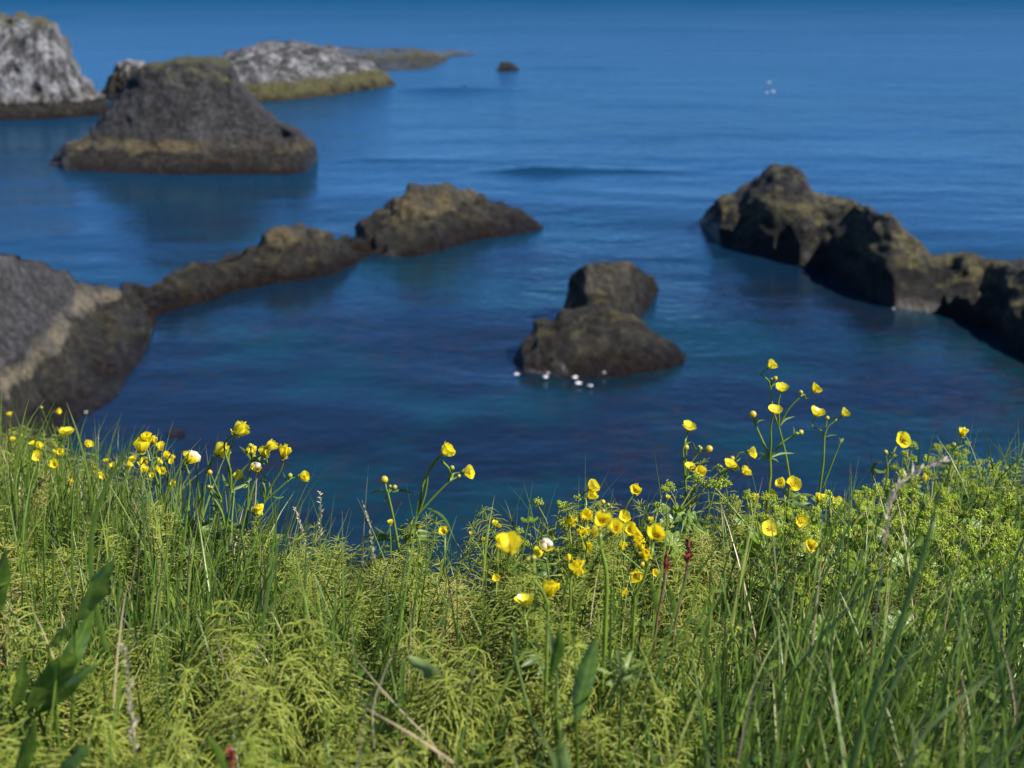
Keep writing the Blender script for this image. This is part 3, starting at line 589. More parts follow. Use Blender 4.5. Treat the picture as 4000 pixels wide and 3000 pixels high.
BUDG = [bud_mesh(1, .1), bud_mesh(2, .3)]; BUDY = [bud_mesh(3, 1.0)]

def orient(e, up, spin):
    q = Vector([float(c) for c in up]).to_track_quat('Z', 'Y') @ Euler((0, 0, spin)).to_quaternion(); e.rotation_mode = 'QUATERNION'; e.rotation_quaternion = q
FR = random.Random(21)
def flower(root, loc, size, openness, up, white=False):
    i = min(range(6), key=lambda k: abs(OPENS[k] - openness)); v = FR.randrange(3)
    f = bpy.data.objects.new('flower', PET[i][v]); col.objects.link(f); f.parent = root; f.location = Vector([float(c) for c in loc]) - root.location
    eff = {0: .62, 1: .74, 2: .88, 3: 1.0, 4: 1.1, 5: 1.12}[i]; s = (1.34 if not (root.location.x > 0 and root.location.y < 1.65) else 1.62 if size < .0185 else 1.22) * size / eff; f.scale = (s * FR.uniform(.94, 1.06), s * FR.uniform(.94, 1.06), s); orient(f, up, FR.uniform(0, 6.28))
    for nm, me in (('flower_centre', CEN[v % 2]), ('sepals', SEP[v % 2])):
        o = bpy.data.objects.new(nm, me); col.objects.link(o); o.parent = f
    if white:
        mm = MB(); r = np.random.default_rng(FR.randrange(999)); 
        for k in range(4):
            a = r.uniform(0, 6.28); V, F = ball((.16 * math.cos(a), .16 * math.sin(a), .38 + r.uniform(-.05, .1)), .2, 8, 6, (1, .8, .7)); V = V + noise(V * 9, k)[:, None] * .05; mm.add(V, F, r.uniform(0, 1))
        o = mm.obj('faded_petal', M_WHITE, f); f['label'] = 'withering flower with crumpled white petals'
    return f
def bud(root, loc, size, yellow, up):
    o = bpy.data.objects.new('bud', (BUDY[0] if yellow else FR.choice(BUDG))); col.objects.link(o); o.parent = root; o.location = Vector([float(c) for c in loc]) - root.location; o.scale = (size,) * 3; orient(o, up, FR.uniform(0, 6)); return o
def lance(m, pts, w, tint=.5, fold=.35, K=9):
    """narrow leaf along a curve"""
    P = spline(pts, K); t = P[-1] - P[0]; view = P.mean(0) - CAM; sdv = np.cross(t, view); sdv = nrm(sdv) + rng.normal(0, .35, 3)
    prof = np.interp(np.linspace(0, 1, K), [0, .15, .45, .8, 1], [.35, .7, 1, .6, .04]); V, F, a = ribbons(P[None], (w * prof)[None], sdv[None], fold); m.add(V, F, tint, a)

UPS = {'u': (.12, -.12, 1), 'r': (.75, -.1, .75), 'R': (1, -.25, .25), 'l': (-.55, -.2, .8), 'L': (-.9, -.1, .4), 'f': (.1, -.75, .7), 'F': (.25, -.95, .35), 'b': (.1, .6, .8), 'd': (.6, -.3, -.1)}
def buttercup(label, Y, base, flowers, buds=(), stems=(), leaves=(), node=None, white=(), sw=.0011, group='buttercups along the cliff edge', extra=0):
    """flowers: (px, py, width px, openness, facing[, via]); buds: (px, py, width px, yellow); stems: explicit pixel paths; leaves: pixel paths with widths"""
    bp = atY(*base, Y); g0 = np.array([bp[0] - .01, Y - .005, float(ground_z(bp[0], Y)) - .01])
    if bp[2] < g0[2] + .02: bp = g0 + np.array([.004, 0, .05])
    root = empty('buttercup_plant', g0); tag(root, label, 'buttercup', group)
    S = MB(); np_ = atY(*node, Y) if node else bp
    def st(pts, r0, r1, K=14, tint=.45):
        P = spline(np.array(pts), K); V, F, a = tubes(P[None], np.linspace(r0, r1, K)[None], 7); S.add(V, F, np.clip(tint + .25 * noise(V * 30, 2), 0, 1), a)
    st([g0, bp * .5 + g0 * .5 + np.array([.003, 0, 0]), bp], sw * 1.25, sw * 1.15)
    if node: st([bp, bp * .5 + np_ * .5 + np.array([.002, 0, 0]), np_], sw * 1.15, sw)
    for path in stems:
        st([atY(x, y, Y) for x, y in path], sw * (1.1 if len(path) > 3 else .95), sw * .75, 18)
    for i, f in enumerate(flowers):
        x, y, w, op, face = f[:5]; yy = Y + FR.uniform(-.02, .02) * (Y / 1.8); P = atY(x, y, yy); dep = (P - CAM) @ AX_F; size = w / FPX * dep
        up = np.array(UPS[face]) + np.array([FR.uniform(-.15, .15), FR.uniform(-.15, .15), 0]); up = up / np.linalg.norm(up)
        c = P - up * size * (.28 if op < .5 else .12)
        fl = flower(root, c, size, op, up, i in white)
        start = atY(*f[5], Y) if len(f) > 5 else np_
        mid = start * .45 + c * .55; mid = mid - up * size * .55 + np.array([0, 0, .15 * size])
        if len(f) > 5 and f[5] is None: continue
        st([start, start * .7 + c * .3 + np.array([0, 0, .002]) - up * size * .1, c - up * size * .75, c], sw * .95, sw * .7, 14)
    for b in buds:
        x, y, w, yl = b[:4]; P = atY(x, y, Y + FR.uniform(-.015, .015)); size = w / FPX * ((P - CAM) @ AX_F); start = atY(*b[4], Y) if len(b) > 4 else np_
        up = nrm(P - start) + np.array([0, 0, .5]); bud(root, P, size, yl, up); st([start, start * .4 + P * .6, P], sw * .7, sw * .55, 8)
    S.obj('stem', M_STEM, root, None)
    o = root.children[-1]; o.data.transform(Matrix.Translation(-root.location))
    def lf(mm):
        o = mm.obj('leaf', M_LEAF, root, None); o.data.transform(Matrix.Translation(-root.location))
    for L in leaves:
        mm = MB(); lance(mm, [atY(x, y, Y + (.012 * k if k else 0)) for k, (x, y) in enumerate(L[0])], L[1] / FPX * Y * 1.05, FR.uniform(.3, .9)); lf(mm)
    for k in range(extra):                                               # deeply cut foot leaves among the turf
        mm = MB(); a = FR.uniform(0, 6.28); q = g0 + np.array([math.cos(a) * .05, math.sin(a) * .04, FR.uniform(.10, .16)]); V, F, al = tubes(np.array([[g0, (g0 + q) / 2 + [0, 0, .02], q]]), np.array([[.0009, .0008, .0007]]), 5); mm.add(V, F, .4, al)
        for j in range(5):
            b_ = a + (j - 2) * .55; tp = q + np.array([math.cos(b_), math.sin(b_), FR.uniform(-.1, .35)]) * FR.uniform(.028, .042); lance(mm, [q, (q + tp) / 2 + [0, 0, .004], tp], .009, FR.uniform(.2, .8))
        lf(mm)
    return root

B = buttercup
# ---- the three tall plants that stand out against the water
B('tall forked buttercup with two glossy wide-open flowers at the very middle of the turf edge', 1.70, (1540, 2246), [(1737, 1767, 68, .55, 'r', (1635, 2007)), (1817, 1845, 58, .5, 'R', (1754, 1881))],
  buds=[(1766, 1828, 20, 0, (1754, 1881)), (1792, 1860, 16, 0, (1754, 1881)), (1502, 1874, 29, 1, (1512, 1920)), (1541, 1904, 21, 0, (1516, 1925)), (1524, 1900, 13, 0, (1516, 1925))],
  stems=[[(1540, 2246), (1566, 2182), (1600, 2090), (1635, 2007)], [(1635, 2007), (1654, 1887), (1700, 1805), (1712, 1792)], [(1635, 2007), (1700, 1935), (1754, 1881)], [(1566, 2182), (1551, 2102), (1530, 1990), (1514, 1922)], [(1754, 1881), (1758, 1840), (1724, 1798)]],
  leaves=[([(1516, 1921), (1480, 1916), (1443, 1930)], 11), ([(1532, 1922), (1570, 1915), (1623, 1934)], 13), ([(1520, 1925), (1504, 1950), (1503, 1980)], 9), ([(1670, 1985), (1720, 2010), (1781, 2119)], 13), ([(1690, 1985), (1700, 2000), (1694, 2045)], 9), ([(1540, 2108), (1480, 2092), (1415, 2095)], 16), ([(1535, 2112), (1490, 2105), (1440, 2130)], 14), ([(1530, 2106), (1490, 2080), (1460, 2055)], 12), ([(1552, 2100), (1590, 2085), (1640, 2075)], 15)], sw=.0021, extra=2)
B('big many-branched buttercup with a globe-shaped flower nodding on its tallest stalk', 1.68, (880, 2075), [
    (927, 1686, 66, .25, 'r', (903, 1912)), (1050, 1750, 50, .3, 'r', (975, 1808)), (1037, 1774, 46, .25, 'u', (975, 1808)), (936, 1863, 50, .42, 'l', (905, 1925)), (985, 1768, 42, .3, 'u', (975, 1808))],
  buds=[(978, 1740, 18, 0, (985, 1800)), (984, 1766, 16, 0, (985, 1800)), (820, 1845, 20, 1, (865, 1950)), (817, 1902, 17, 0, (865, 1960)), (826, 1905, 13, 0, (865, 1960))],
  stems=[[(880, 2075), (895, 1990), (903, 1912)], [(903, 1912), (930, 1860), (990, 1790)], [(903, 1912), (895, 1860), (893, 1780), (913, 1712)], [(880, 2060), (862, 1990), (820, 1925)]],
  leaves=[([(900, 1908), (880, 1885), (868, 1850)], 13), ([(905, 1915), (950, 1895), (985, 1868)], 13), ([(985, 1800), (955, 1760), (933, 1742)], 11), ([(985, 1800), (1010, 1795), (1018, 1770)], 12), ([(865, 2010), (835, 2000), (812, 2010)], 16), ([(870, 2015), (850, 1980), (815, 1975)], 14), ([(920, 2010), (935, 1985), (925, 1965)], 16)], sw=.0020, extra=2)
B('arching buttercup with a withered white-petalled flower and one flower jutting sideways over the water', 1.72, (1003, 2070), [
    (1110, 1775, 55, .3, 'u', (1039, 1950)), (1182, 1862, 48, .42, 'R', (1121, 1881)), (1010, 1833, 42, .25, 'l', (1032, 1940)), (996, 1990, 36, .1, 'R', (1010, 2030))],
  buds=[(1133, 1858, 20, 0, (1121, 1882)), (994, 1820, 17, 0, (1010, 1870))],
  stems=[[(1003, 2070), (1012, 2010), (1034, 1962), (1066, 1930)], [(1066, 1930), (1095, 1905), (1121, 1881)], [(1034, 1960), (1034, 1905), (1017, 1868)], [(965, 2060), (968, 1950), (975, 1830)], [(965, 2000), (985, 1920), (1003, 1860)]],
  leaves=[([(1058, 1932), (1056, 1905), (1050, 1880)], 10), ([(1066, 1940), (1090, 1945), (1115, 1938)], 7), ([(1033, 1930), (1015, 1925), (1000, 1928)], 8), ([(1020, 1985), (1005, 1965), (1000, 1945)], 9), ([(1121, 1880), (1110, 1858), (1105, 1842)], 7)], white=(2,), sw=.0016, extra=1)
B('tallest buttercup on the skyline with one flower alone at its top and two side branches', 1.92, (3003, 1909), [
    (3027, 1608, 55, .75, 'u', (3006, 1789))], buds=[(2941, 1619, 28, 1, (2950, 1660)), (2957, 1640, 15, 0, (2950, 1660)), (3128, 1689, 22, 1, (3104, 1700)), (3112, 1693, 13, 0, (3104, 1700))],
  node=(3007, 1789), stems=[[(3007, 1789), (2976, 1717), (2950, 1658)], [(3007, 1789), (3053, 1731), (3106, 1700)]],
  leaves=[([(3007, 1789), (2985, 1775), (2965, 1765)], 10), ([(3007, 1792), (2980, 1788), (2955, 1795)], 12), ([(3010, 1788), (3050, 1772), (3105, 1771)], 10), ([(3010, 1790), (3030, 1795), (3042, 1806)], 9), ([(3012, 1786), (3025, 1765), (3035, 1745)], 9), ([(2950, 1655), (2970, 1642), (2990, 1641)], 6), ([(3102, 1700), (3102, 1680), (3099, 1665)], 6)], sw=.0022, extra=2)
B('slender buttercup with four flowers fanning high above the water, stem leaning past the skyline one', 1.95, (3086, 1880), [
    (3008, 1432, 50, .58, 'r', (3008, 1514)), (3053, 1523, 53, .8, 'u', (3041, 1668)), (3181, 1526, 49, .58, 'r', (3126, 1548))],
  buds=[(3029, 1478, 17, 1, (3010, 1512)), (3015, 1482, 13, 0, (3010, 1512)), (3128, 1533, 19, 0, (3126, 1548))], node=(3042, 1668),
  stems=[[(3042, 1668), (3020, 1600), (3010, 1514)], [(3042, 1668), (3082, 1596), (3126, 1550)]],
  leaves=[([(3046, 1664), (3065, 1640), (3106, 1626)], 10), ([(3012, 1512), (3030, 1498), (3056, 1496)], 6)], sw=.0017, extra=1)
B('branched buttercup with two saucer flowers side by side and a bare withered stalk beside it', 1.98, (3203, 1905), [(3191, 1618, 63, .8, 'u', (3219, 1704)), (3295, 1620, 45, .58, 'r', (3262, 1645))],
  buds=[(3232, 1633, 16, 1, (3220, 1704)), (3262, 1631, 12, 0, (3260, 1648))], node=(3220, 1704), stems=[[(3220, 1704), (3232, 1670), (3262, 1644)], [(3213, 1905), (3250, 1810), (3282, 1728)]],
  leaves=[([(3222, 1708), (3240, 1702), (3272, 1699)], 6), ([(3282, 1728), (3290, 1718), (3296, 1712)], 12), ([(3282, 1728), (3280, 1716), (3275, 1708)], 10)], sw=.0017, extra=1)
B('buttercup with a single butterfly-shaped flower above small round buds', 1.88, (2672, 2060), [(2689, 1673, 56, .75, 'u', (2675, 1735)), (2694, 1827, 45, .75, 'u'), (2730, 1847, 52, .58, 'f')],
  buds=[(2681, 1748, 22, 1, (2672, 1870)), (2769, 1754, 29, 1, (2737, 1765)), (2737, 1752, 15, 0, (2735, 1768)), (2731, 1745, 12, 0, (2733, 1766))], node=(2677, 1870),
  stems=[[(2677, 1870), (2671, 1800), (2669, 1750), (2675, 1730)], [(2677, 1870), (2695, 1815), (2735, 1765)], [(2677, 1870), (2679, 1800), (2681, 1755)]],
  leaves=[([(2732, 1768), (2715, 1750), (2704, 1722)], 9), ([(2672, 1735), (2685, 1732), (2700, 1725)], 6)], sw=.0018, extra=1)
B('buttercup leaning to the right with a stack of flowers climbing towards the skyline plant', 1.86, (2735, 2080), [(2848, 1820, 56, .75, 'u', (2838, 1840)), (2872, 1832, 30, .58, 'f', (2838, 1845)), (2906, 1847, 48, .58, 'r', (2840, 1905)), (2928, 1767, 47, .58, 'R', (2862, 1800))],
  buds=[(2860, 1791, 20, 1, (2850, 1805))], node=(2790, 1914), stems=[[(2790, 1914), (2812, 1870), (2836, 1838)], [(2790, 1914), (2820, 1850), (2862, 1800)]],
  leaves=[([(2825, 1832), (2800, 1820), (2772, 1846)], 10), ([(2862, 1805), (2880, 1800), (2895, 1788)], 7)], sw=.0016, extra=1)
B('low pair of ragged buttercups overlapping just left of the withered stalk', 1.86, (3060, 2060), [(3053, 1895, 46, .58, 'l'), (3097, 1893, 63, .75, 'f'), (3015, 1936, 38, .58, 'r')], node=(3065, 1960), extra=1)
B('closed orange-yellow buttercup globe sunk in foliage under the skyline plants', 1.9, (2950, 2070), [(2948, 1952, 27, .1, 'u')])
B('flat wide-open buttercup seen from above, lower of the two facing the sky', 1.66, (3015, 2240), [(3005, 2064, 57, .95, 'f')], extra=1)
B('wide-open buttercup seen from above, upper right of the two facing the sky', 1.70, (3118, 2200), [(3126, 2037, 58, .8, 'f')], extra=1)
B('half-closed round buttercup below the withered stalk', 1.85, (3195, 2080), [(3198, 1953, 31, .1, 'u')])
B('cluster of two buttercups wedged against lime-green flower heads', 1.95, (3270, 2090), [(3266, 1962, 46, .58, 'f'), (3299, 1977, 30, .42, 'r')], node=(3275, 2010))
B('half-hidden buttercup low among the blurred grass under the lime-green patch', 1.5, (3160, 2290), [(3167, 2136, 44, .6, 'f')])
B('open buttercup standing alone over the lime-green patch near the bent grass plume', 2.12, (3460, 1890), [(3523, 1721, 66, .8, 'f', (3466, 1819))], node=(3466, 1819), buds=[(3459, 1767, 20, 0, (3466, 1819))],
  leaves=[([(3466, 1772), (3480, 1755), (3494, 1753)], 5), ([(3466, 1775), (3485, 1775), (3502, 1787)], 6), ([(3452, 1802), (3420, 1810), (3405, 1880)], 14)], sw=.0016, extra=1)
B('tight round buttercup bud-flower at the far right on a thick stem over lime-green heads', 2.1, (3697, 1874), [(3758, 1698, 33, .05, 'u', (3726, 1760))], node=(3725, 1760), buds=[(3725, 1738, 20, 0, (3725, 1755))], leaves=[([(3722, 1775), (3700, 1760), (3682, 1738)], 9), ([(3730, 1755), (3750, 1745), (3768, 1738)], 6), ([(3715, 1812), (3690, 1810), (3650, 1790)], 10)], sw=.0018)
B('orange-yellow buttercup buried among the lime-green heads', 2.1, (3600, 1950), [(3607, 1870, 30, .25, 'r')])
# ---- the crowded group right of the middle
B('two buttercups stacked one above the other, highest of the crowded group', 1.55, (2292, 2150), [(2306, 1906, 62, .6, 'r', (2290, 1975)), (2302, 1942, 60, .6, 'r', (2288, 1990))], node=(2290, 2010), sw=.0014, leaves=[([(2292, 1990), (2310, 1982), (2325, 1976)], 7)], extra=1)
B('lone buttercup of two tiers to the right above the crowded group, beside green flower heads', 1.62, (2420, 2080), [(2482, 1918, 55, .5, 'f', (2437, 2000))], node=(2437, 2000), sw=.0013)
B('big blurred buttercup on a thick stalk in the heart of the crowded group', 1.08, (2370, 2310), [(2351, 2035, 86, .5, 'f', (2345, 2130)), (2402, 2066, 74, .58, 'f', (2345, 2130))], node=(2347, 2140), sw=.0019, extra=1)
B('leftmost large blurred buttercup of the crowded group, two bright petals raised', 0.98, (2140, 2360), [(1990, 2145, 122, .5, 'u', (2060, 2230))], node=(2080, 2260), sw=.0014, buds=[(2085, 2180, 24, 0, (2090, 2240)), (2062, 2185, 18, 0, (2090, 2240))])
B('large glossy buttercup bowl leaning at the right end of the crowded group', 1.12, (2480, 2330), [(2564, 2090, 90, .58, 'f', (2545, 2170))], node=(2535, 2190), sw=.0014)
B('shiny globe buttercup glowing low at the front of the crowded group', 1.22, (2225, 2380), [(2249, 2227, 62, .25, 'f')], sw=.0013)
B('upright cup-shaped buttercup low in front with petals in a neat row', 1.18, (2148, 2450), [(2143, 2315, 58, .3, 'u')], sw=.0013)
B('fringed half-open buttercup lowest of all at the front', 1.12, (2060, 2470), [(2049, 2358, 60, .75, 'u')], sw=.0012)
B('three round buttercups bunched tightly at the left of the crowded group', 1.45, (2290, 2240), [(2276, 2078, 62, .3, 'f'), (2321, 2082, 42, .42, 'r'), (2292, 2138, 60, .42, 'f')], node=(2288, 2160), sw=.0013, extra=1)
B('ragged orange buttercup hanging low behind tall blades', 1.3, (2470, 2370), [(2478, 2243, 54, .42, 'F')], sw=.0013, buds=[(2509, 2205, 20, 1), (2535, 2207, 14, 0)])
B('small dull buttercup deep in the shade below the ragged orange one', 1.35, (2430, 2420), [(2435, 2318, 34, .3, 'f')])
B('chain of buttercups running down the right side of the crowded group', 1.42, (2490, 2280), [(2456, 2070, 50, .58, 'f'), (2476, 2096, 46, .58, 'r'), (2492, 2126, 42, .3, 'f'), (2517, 2166, 54, .3, 'f')], node=(2492, 2190), sw=.0012)
B('clean open buttercup at the top edge between green buds', 1.6, (2440, 2150), [(2437, 2019, 52, .75, 'f')], buds=[(2356, 1961, 18, 1, (2375, 2030)), (2376, 1972, 15, 0, (2375, 2030)), (2358, 1998, 18, 0, (2375, 2030)), (2388, 1982, 12, 0, (2375, 2030))], sw=.0011)
B('buttercup peeking out behind the big blurred one', 1.52, (2280, 2150), [(2288, 2019, 50, .42, 'f')])
B('bell-shaped buttercup by a brown-tipped horsetail, left of the stacked pair', 1.58, (2232, 2150), [(2227, 2043, 46, .3, 'f')], buds=[(2219, 2018, 14, 0), (2212, 2080, 14, 0)])
B('small half-hidden buttercup under the bell-shaped one', 1.4, (2218, 2270), [(2213, 2186, 28, .3, 'r')])
B('withering buttercup with drooping whitish petals beside the leftmost large one', 1.3, (2138, 2290), [(2131, 2143, 55, .75, 'u'), (2088, 2172, 32, .1, 'r')], white=(0,), node=(2135, 2200), sw=.0012)
B('buttercup bud and half flower in shade at the right end, near red sorrel', 1.38, (2555, 2330), [(2558, 2240, 26, .58, 'f'), (2429, 2133, 30, .3, 'f')], buds=[(2530, 2202, 16, 1)], node=(2550, 2280))
B('tiny yellow bud-flower on the edge between the crowd and the skyline plants', 1.72, (2605, 2020), [(2607, 1946, 15, .1, 'u')])
B('yellow bud low on the right of the crowded group edge', 1.68, (2538, 2110), [(2540, 2035, 20, .1, 'u')])
# ---- little flowers along the middle edge
B('double buttercup peering over the edge beside brown dry tips', 1.66, (1945, 2140), [(1934, 2045, 26, .42, 'u'), (1947, 2055, 22, .42, 'r')])
B('small buttercup behind the tall forked plant, lower right', 1.64, (1738, 2180), [(1735, 2078, 44, .58, 'f')])
B('tiny buttercup behind the left stem of the tall forked plant', 1.68, (1526, 2120), [(1524, 2045, 24, .3, 'u')])
B('tiny buttercup right behind the main stem of the tall forked plant', 1.68, (1640, 2130), [(1638, 2060, 18, .42, 'r')])
B('pinprick buttercup farthest right of those around the forked plant', 1.66, (1888, 2170), [(1887, 2106, 18, .4, 'f'), (1838, 2084, 17, .5, 'f')])
B('small flat buttercup low in the horsetails below the turf edge', 1.45, (1938, 2340), [(1939, 2260, 34, .8, 'f')])
# ---- left edge, going back into the distance
B('sharp buttercup bowl leading the left crowd, notched petals catching the sun', 1.72, (640, 1990), [(552, 1750, 70, .45, 'u', (590, 1800)), (574, 1712, 46, .4, 'u', (585, 1800))], node=(592, 1815), leaves=[([(590, 1800), (600, 1790), (618, 1782)], 6)], sw=.0013, extra=1)
B('buttercup with three small rounded flowers just behind the sharp bowl', 1.9, (625, 1930), [(601, 1726, 34, .3, 'u'), (627, 1750, 35, .25, 'u'), (609, 1773, 17, .1, 'u')], node=(618, 1830))
B('buttercup with four flowers on thin stalks at the right end of the left crowd', 1.85, (650, 1980), [(649, 1782, 33, .42, 'u'), (672, 1788, 22, .42, 'r'), (668, 1806, 26, .6, 'f'), (674, 1889, 30, .4, 'f')], node=(655, 1900))
B('shadowed trio of buttercups low under the sharp bowl', 1.8, (610, 1990), [(565, 1842, 36, .5, 'u'), (636, 1843, 36, .42, 'f'), (609, 1836, 27, .3, 'r'), (595, 1858, 26, .4, 'f')], node=(605, 1900))
B('hazy row of buttercups right behind the left crowd', 2.0, (560, 1950), [(520, 1799, 32, .5, 'u'), (563, 1806, 42, .6, 'f'), (614, 1808, 34, .58, 'r')], node=(562, 1860))
B('oval buttercup in profile left of the hazy row', 1.95, (500, 1920), [(500, 1820, 24, .1, 'r')])
B('half-withered buttercup with a white side beneath a rust-tipped blade', 1.7, (735, 1960), [(741, 1800, 50, .3, 'r', (740, 1850)), (727, 1784, 30, .3, 'u', (735, 1850))], white=(0,), node=(738, 1870), sw=.0014, extra=1)
B('buttercup turned to show its back, between the withered flower and the tallest globe', 1.7, (780, 2010), [(858, 1769, 62, .3, 'r', (805, 1850))], node=(790, 1890), sw=.0015, extra=1)
B('side-lit pair of flowers at the far upper left on one straight stalk', 2.35, (255, 1900), [(262, 1692, 50, .7, 'u'), (239, 1691, 22, .3, 'u')], buds=[(236, 1713, 22, 1)], node=(258, 1800), sw=.0014)
B('bright buttercup tilted right at the brink of the left slope', 2.3, (345, 1880), [(340, 1740, 40, .6, 'r')])
B('distant buttercup in profile high against the rock', 3.0, (226, 1760), [(223, 1608, 28, .6, 'R')], buds=[(162, 1592, 12, 0)], sw=.0013)
B('blurred orange dot of a flower at the far left against the rock', 3.0, (36, 1760), [(38, 1622, 20, .2, 'u')])
B('buttercup pair overlapping high on the left slope', 2.2, (140, 1900), [(130, 1737, 28, .5, 'l'), (149, 1746, 34, .58, 'r')], node=(142, 1810))
B('large flat yellow flower below the overlapping pair on the left slope', 2.1, (145, 1920), [(146, 1781, 45, .75, 'f')])
B('two faint buttercups and a bud nearest the left edge of the slope', 2.4, (65, 1880), [(52, 1720, 22, .5, 'u'), (73, 1727, 22, .5, 'r')], buds=[(85, 1703, 15, 1)], node=(66, 1800))
B('golden buttercup with cupped petals halfway along the left slope', 2.1, (242, 1900), [(239, 1769, 38, .42, 'f')], buds=[(210, 1763, 16, 1)])
B('buttercup low in grass with petals split, middle of the left slope', 2.0, (212, 1920), [(210, 1815, 42, .6, 'f')])
B('dim buttercup sunk under blades at the foot of the left slope', 1.9, (278, 1980), [(275, 1882, 22, .4, 'r')])
B('two tiny yellow dots one over the other between grass blades', 2.1, (367, 1940), [(366, 1847, 15, .2, 'u'), (369, 1828, 13, .3, 'u')])
B('loose pair of small buttercups left of the oval one', 2.0, (425, 1930), [(415, 1803, 22, .5, 'u'), (441, 1817, 22, .5, 'f')])
B('buttercup split by a blade shadow, lower middle of the left slope', 1.9, (405, 1970), [(403, 1864, 28, .5, 'f'), (392, 1852, 16, .4, 'u')])
B('yellow speck of a flower at the lower right of the left crowd', 1.8, (662, 2000), [(661, 1915, 12, .2, 'u')])
B('single half-open buttercup low in deep shade among stems of the crowded group', 1.5, (2310, 2380), [(2311, 2296, 22, .3, 'u')])
# ================================================================== OTHER PLANTS
# ---- lady's mantle: lime-green flower heads and pleated round leaves
def head_mesh(seed):
    r = np.random.default_rng(seed); m = MB()
    for k in range(16):
        c = nrm(r.normal(size=3)) * np.array([1, 1, .75]) * r.uniform(.2, .5); c[2] += .25
        for j in range(3):
            q = c + r.normal(0, .10, 3)
            V, F = ball(q, r.uniform(.05, .085), 5, 4); m.add(V, F, r.uniform(0, 1))
        for j in range(7):
            d = nrm(r.normal(size=3)); p = np.array([c, c + d * .10, c + d * .19]); V, F, a = ribbons(p[None], np.array([[.03, .08, .01]]), np.cross(d, [.3, .5, .8])[None], .2); m.add(V, F, r.uniform(.2, 1), a)
    return m.mesh('flower_cluster', M_MFLO)
def pleat_leaf(seed, lobes=7):
    r = np.random.default_rng(seed); m = MB(); n, k = 6, lobes * 6 + 1; an = np.linspace(-2.5, 2.5, k)[None]; rr = np.linspace(.03, 1, n)[:, None]
    lob = 1 - .24 * np.abs(np.sin(an * lobes / 5 * math.pi / 1.0)) ** 3; rad = rr * (1 - (1 - lob) * rr ** 2) * .5
    z = .10 * rr ** 1.6 * 1.0 + .045 * rr * np.cos(an * lobes / 5 * 2 * math.pi) - .02
    m.add(np.stack([rad * np.cos(an), rad * np.sin(an), z + 0 * an], -1), gridfaces(n, k), r.uniform(.1, .9), np.repeat(rr, k, 1).ravel()); return m.mesh('leaf', M_MANT)
HEAD = [head_mesh(i) for i in range(4)]; PL = [pleat_leaf(40 + i) for i in range(4)]
MR = random.Random(5)
def mantle_proto(seed, L):
    r = np.random.default_rng(seed); S = MB(); kids = []
    bend = r.normal(.03, .025, 2); tp = np.array([bend[0], bend[1], L])
    P = spline([np.zeros(3), np.array([bend[0] * .2, bend[1] * .2, L * .5]), tp], 9); V, F, a = tubes(P[None], np.linspace(.0012, .0009, 9)[None], 5); S.add(V, F, .3, a)
    for k in range(int(r.integers(3, 6))):
        s = r.uniform(.55, .95); p0 = P[int(s * 8)]; an = r.uniform(0, 6.28); q = p0 + np.array([math.cos(an) * .03, math.sin(an) * .03, r.uniform(.025, .05)]) * r.uniform(.6, 1.2)
        V, F, a = tubes(np.array([[p0, (p0 + q) / 2 + [0, 0, .003], q]]), np.array([[.0008, .0007, .0006]]), 5); S.add(V, F, .7, a); kids.append(('flower_cluster', q, r.uniform(.011, .017), None))
        if r.uniform() < .6: kids.append(('leaf', p0, r.uniform(.014, .024), (math.cos(an + 2), math.sin(an + 2), .9)))
    kids.append(('flower_cluster', tp, .016, None))
    for k in range(2):
        an = r.uniform(0, 6.28); q = np.array([math.cos(an) * r.uniform(.02, .05), math.sin(an) * r.uniform(.02, .05), L * r.uniform(.45, .85)])
        V, F, a = tubes(np.array([[np.zeros(3), q * .5 + [0, 0, .01], q]]), np.array([[.001, .0009, .0008]]), 5); S.add(V, F, .5, a); kids.append(('leaf', q, r.uniform(.034, .056), (math.cos(an) * .5, math.sin(an) * .5 - .3, 1)))
    return S.mesh('stem', M_MSTM), kids
MP = [mantle_proto(60 + i, .15 + .012 * (i % 4)) for i in range(8)]
def mantle(x, y, sc, label, px=None):
    i = MR.randrange(8); root = empty('ladys_mantle', (x, y, float(ground_z(x, y)) - .004)); tag(root, label, "lady's mantle", 'lime-green flower heads on the right slope')
    root.rotation_euler = (MR.uniform(-.15, .15), MR.uniform(-.05, .28), MR.uniform(0, 6.28)); root.scale = (sc,) * 3
    me, kids = MP[i]; o = bpy.data.objects.new('stem', me); col.objects.link(o); o.parent = root
    for nm, q, s, up in kids:
        o = bpy.data.objects.new(nm, MR.choice(HEAD if nm == 'flower_cluster' else PL)); col.objects.link(o); o.parent = root; o.location = Vector([float(c) for c in q]); o.scale = (s,) * 3
        if up: orient(o, up, MR.uniform(0, 6.28))
    return root
LBL = "lime-green lady's mantle with frothy flower heads in the thick patch on the right slope"
xy = scatter(3600, 1.25, 2.7); P = gpos(xy); a, b, dd = project(P + [0, 0, .15]); pr = (1 - .75 * sm(a, 4150, 4500)) * sm(a, 2800, 3250) * sm(b, 1650, 1800) * (1 - .93 * sm(b, 2080, 2280)); k = rng.uniform(size=len(xy)) < pr * .95
mm_ = xy[k][:280]
for x, y in mm_: mantle(float(x), float(y), MR.uniform(.72, 1.12), LBL)
def mantle_at(px, py, Y, label, h=.17):
    p = atY(px, py, Y); g_ = float(ground_z(p[0], Y)); return mantle(float(p[0]) - .01, Y, max(.5, (p[2] - g_) / h), label)
mantle_at(2545, 1895, 1.72, "small lady's mantle standing clear of the turf beside the two-tier buttercup")
mantle_at(2125, 2005, 1.66, "lone lady's mantle sprig on the turf edge left of the crowded buttercups")
mantle_at(2030, 2060, 1.66, "short lady's mantle sprig half sunk in the turf near brown dry tips")
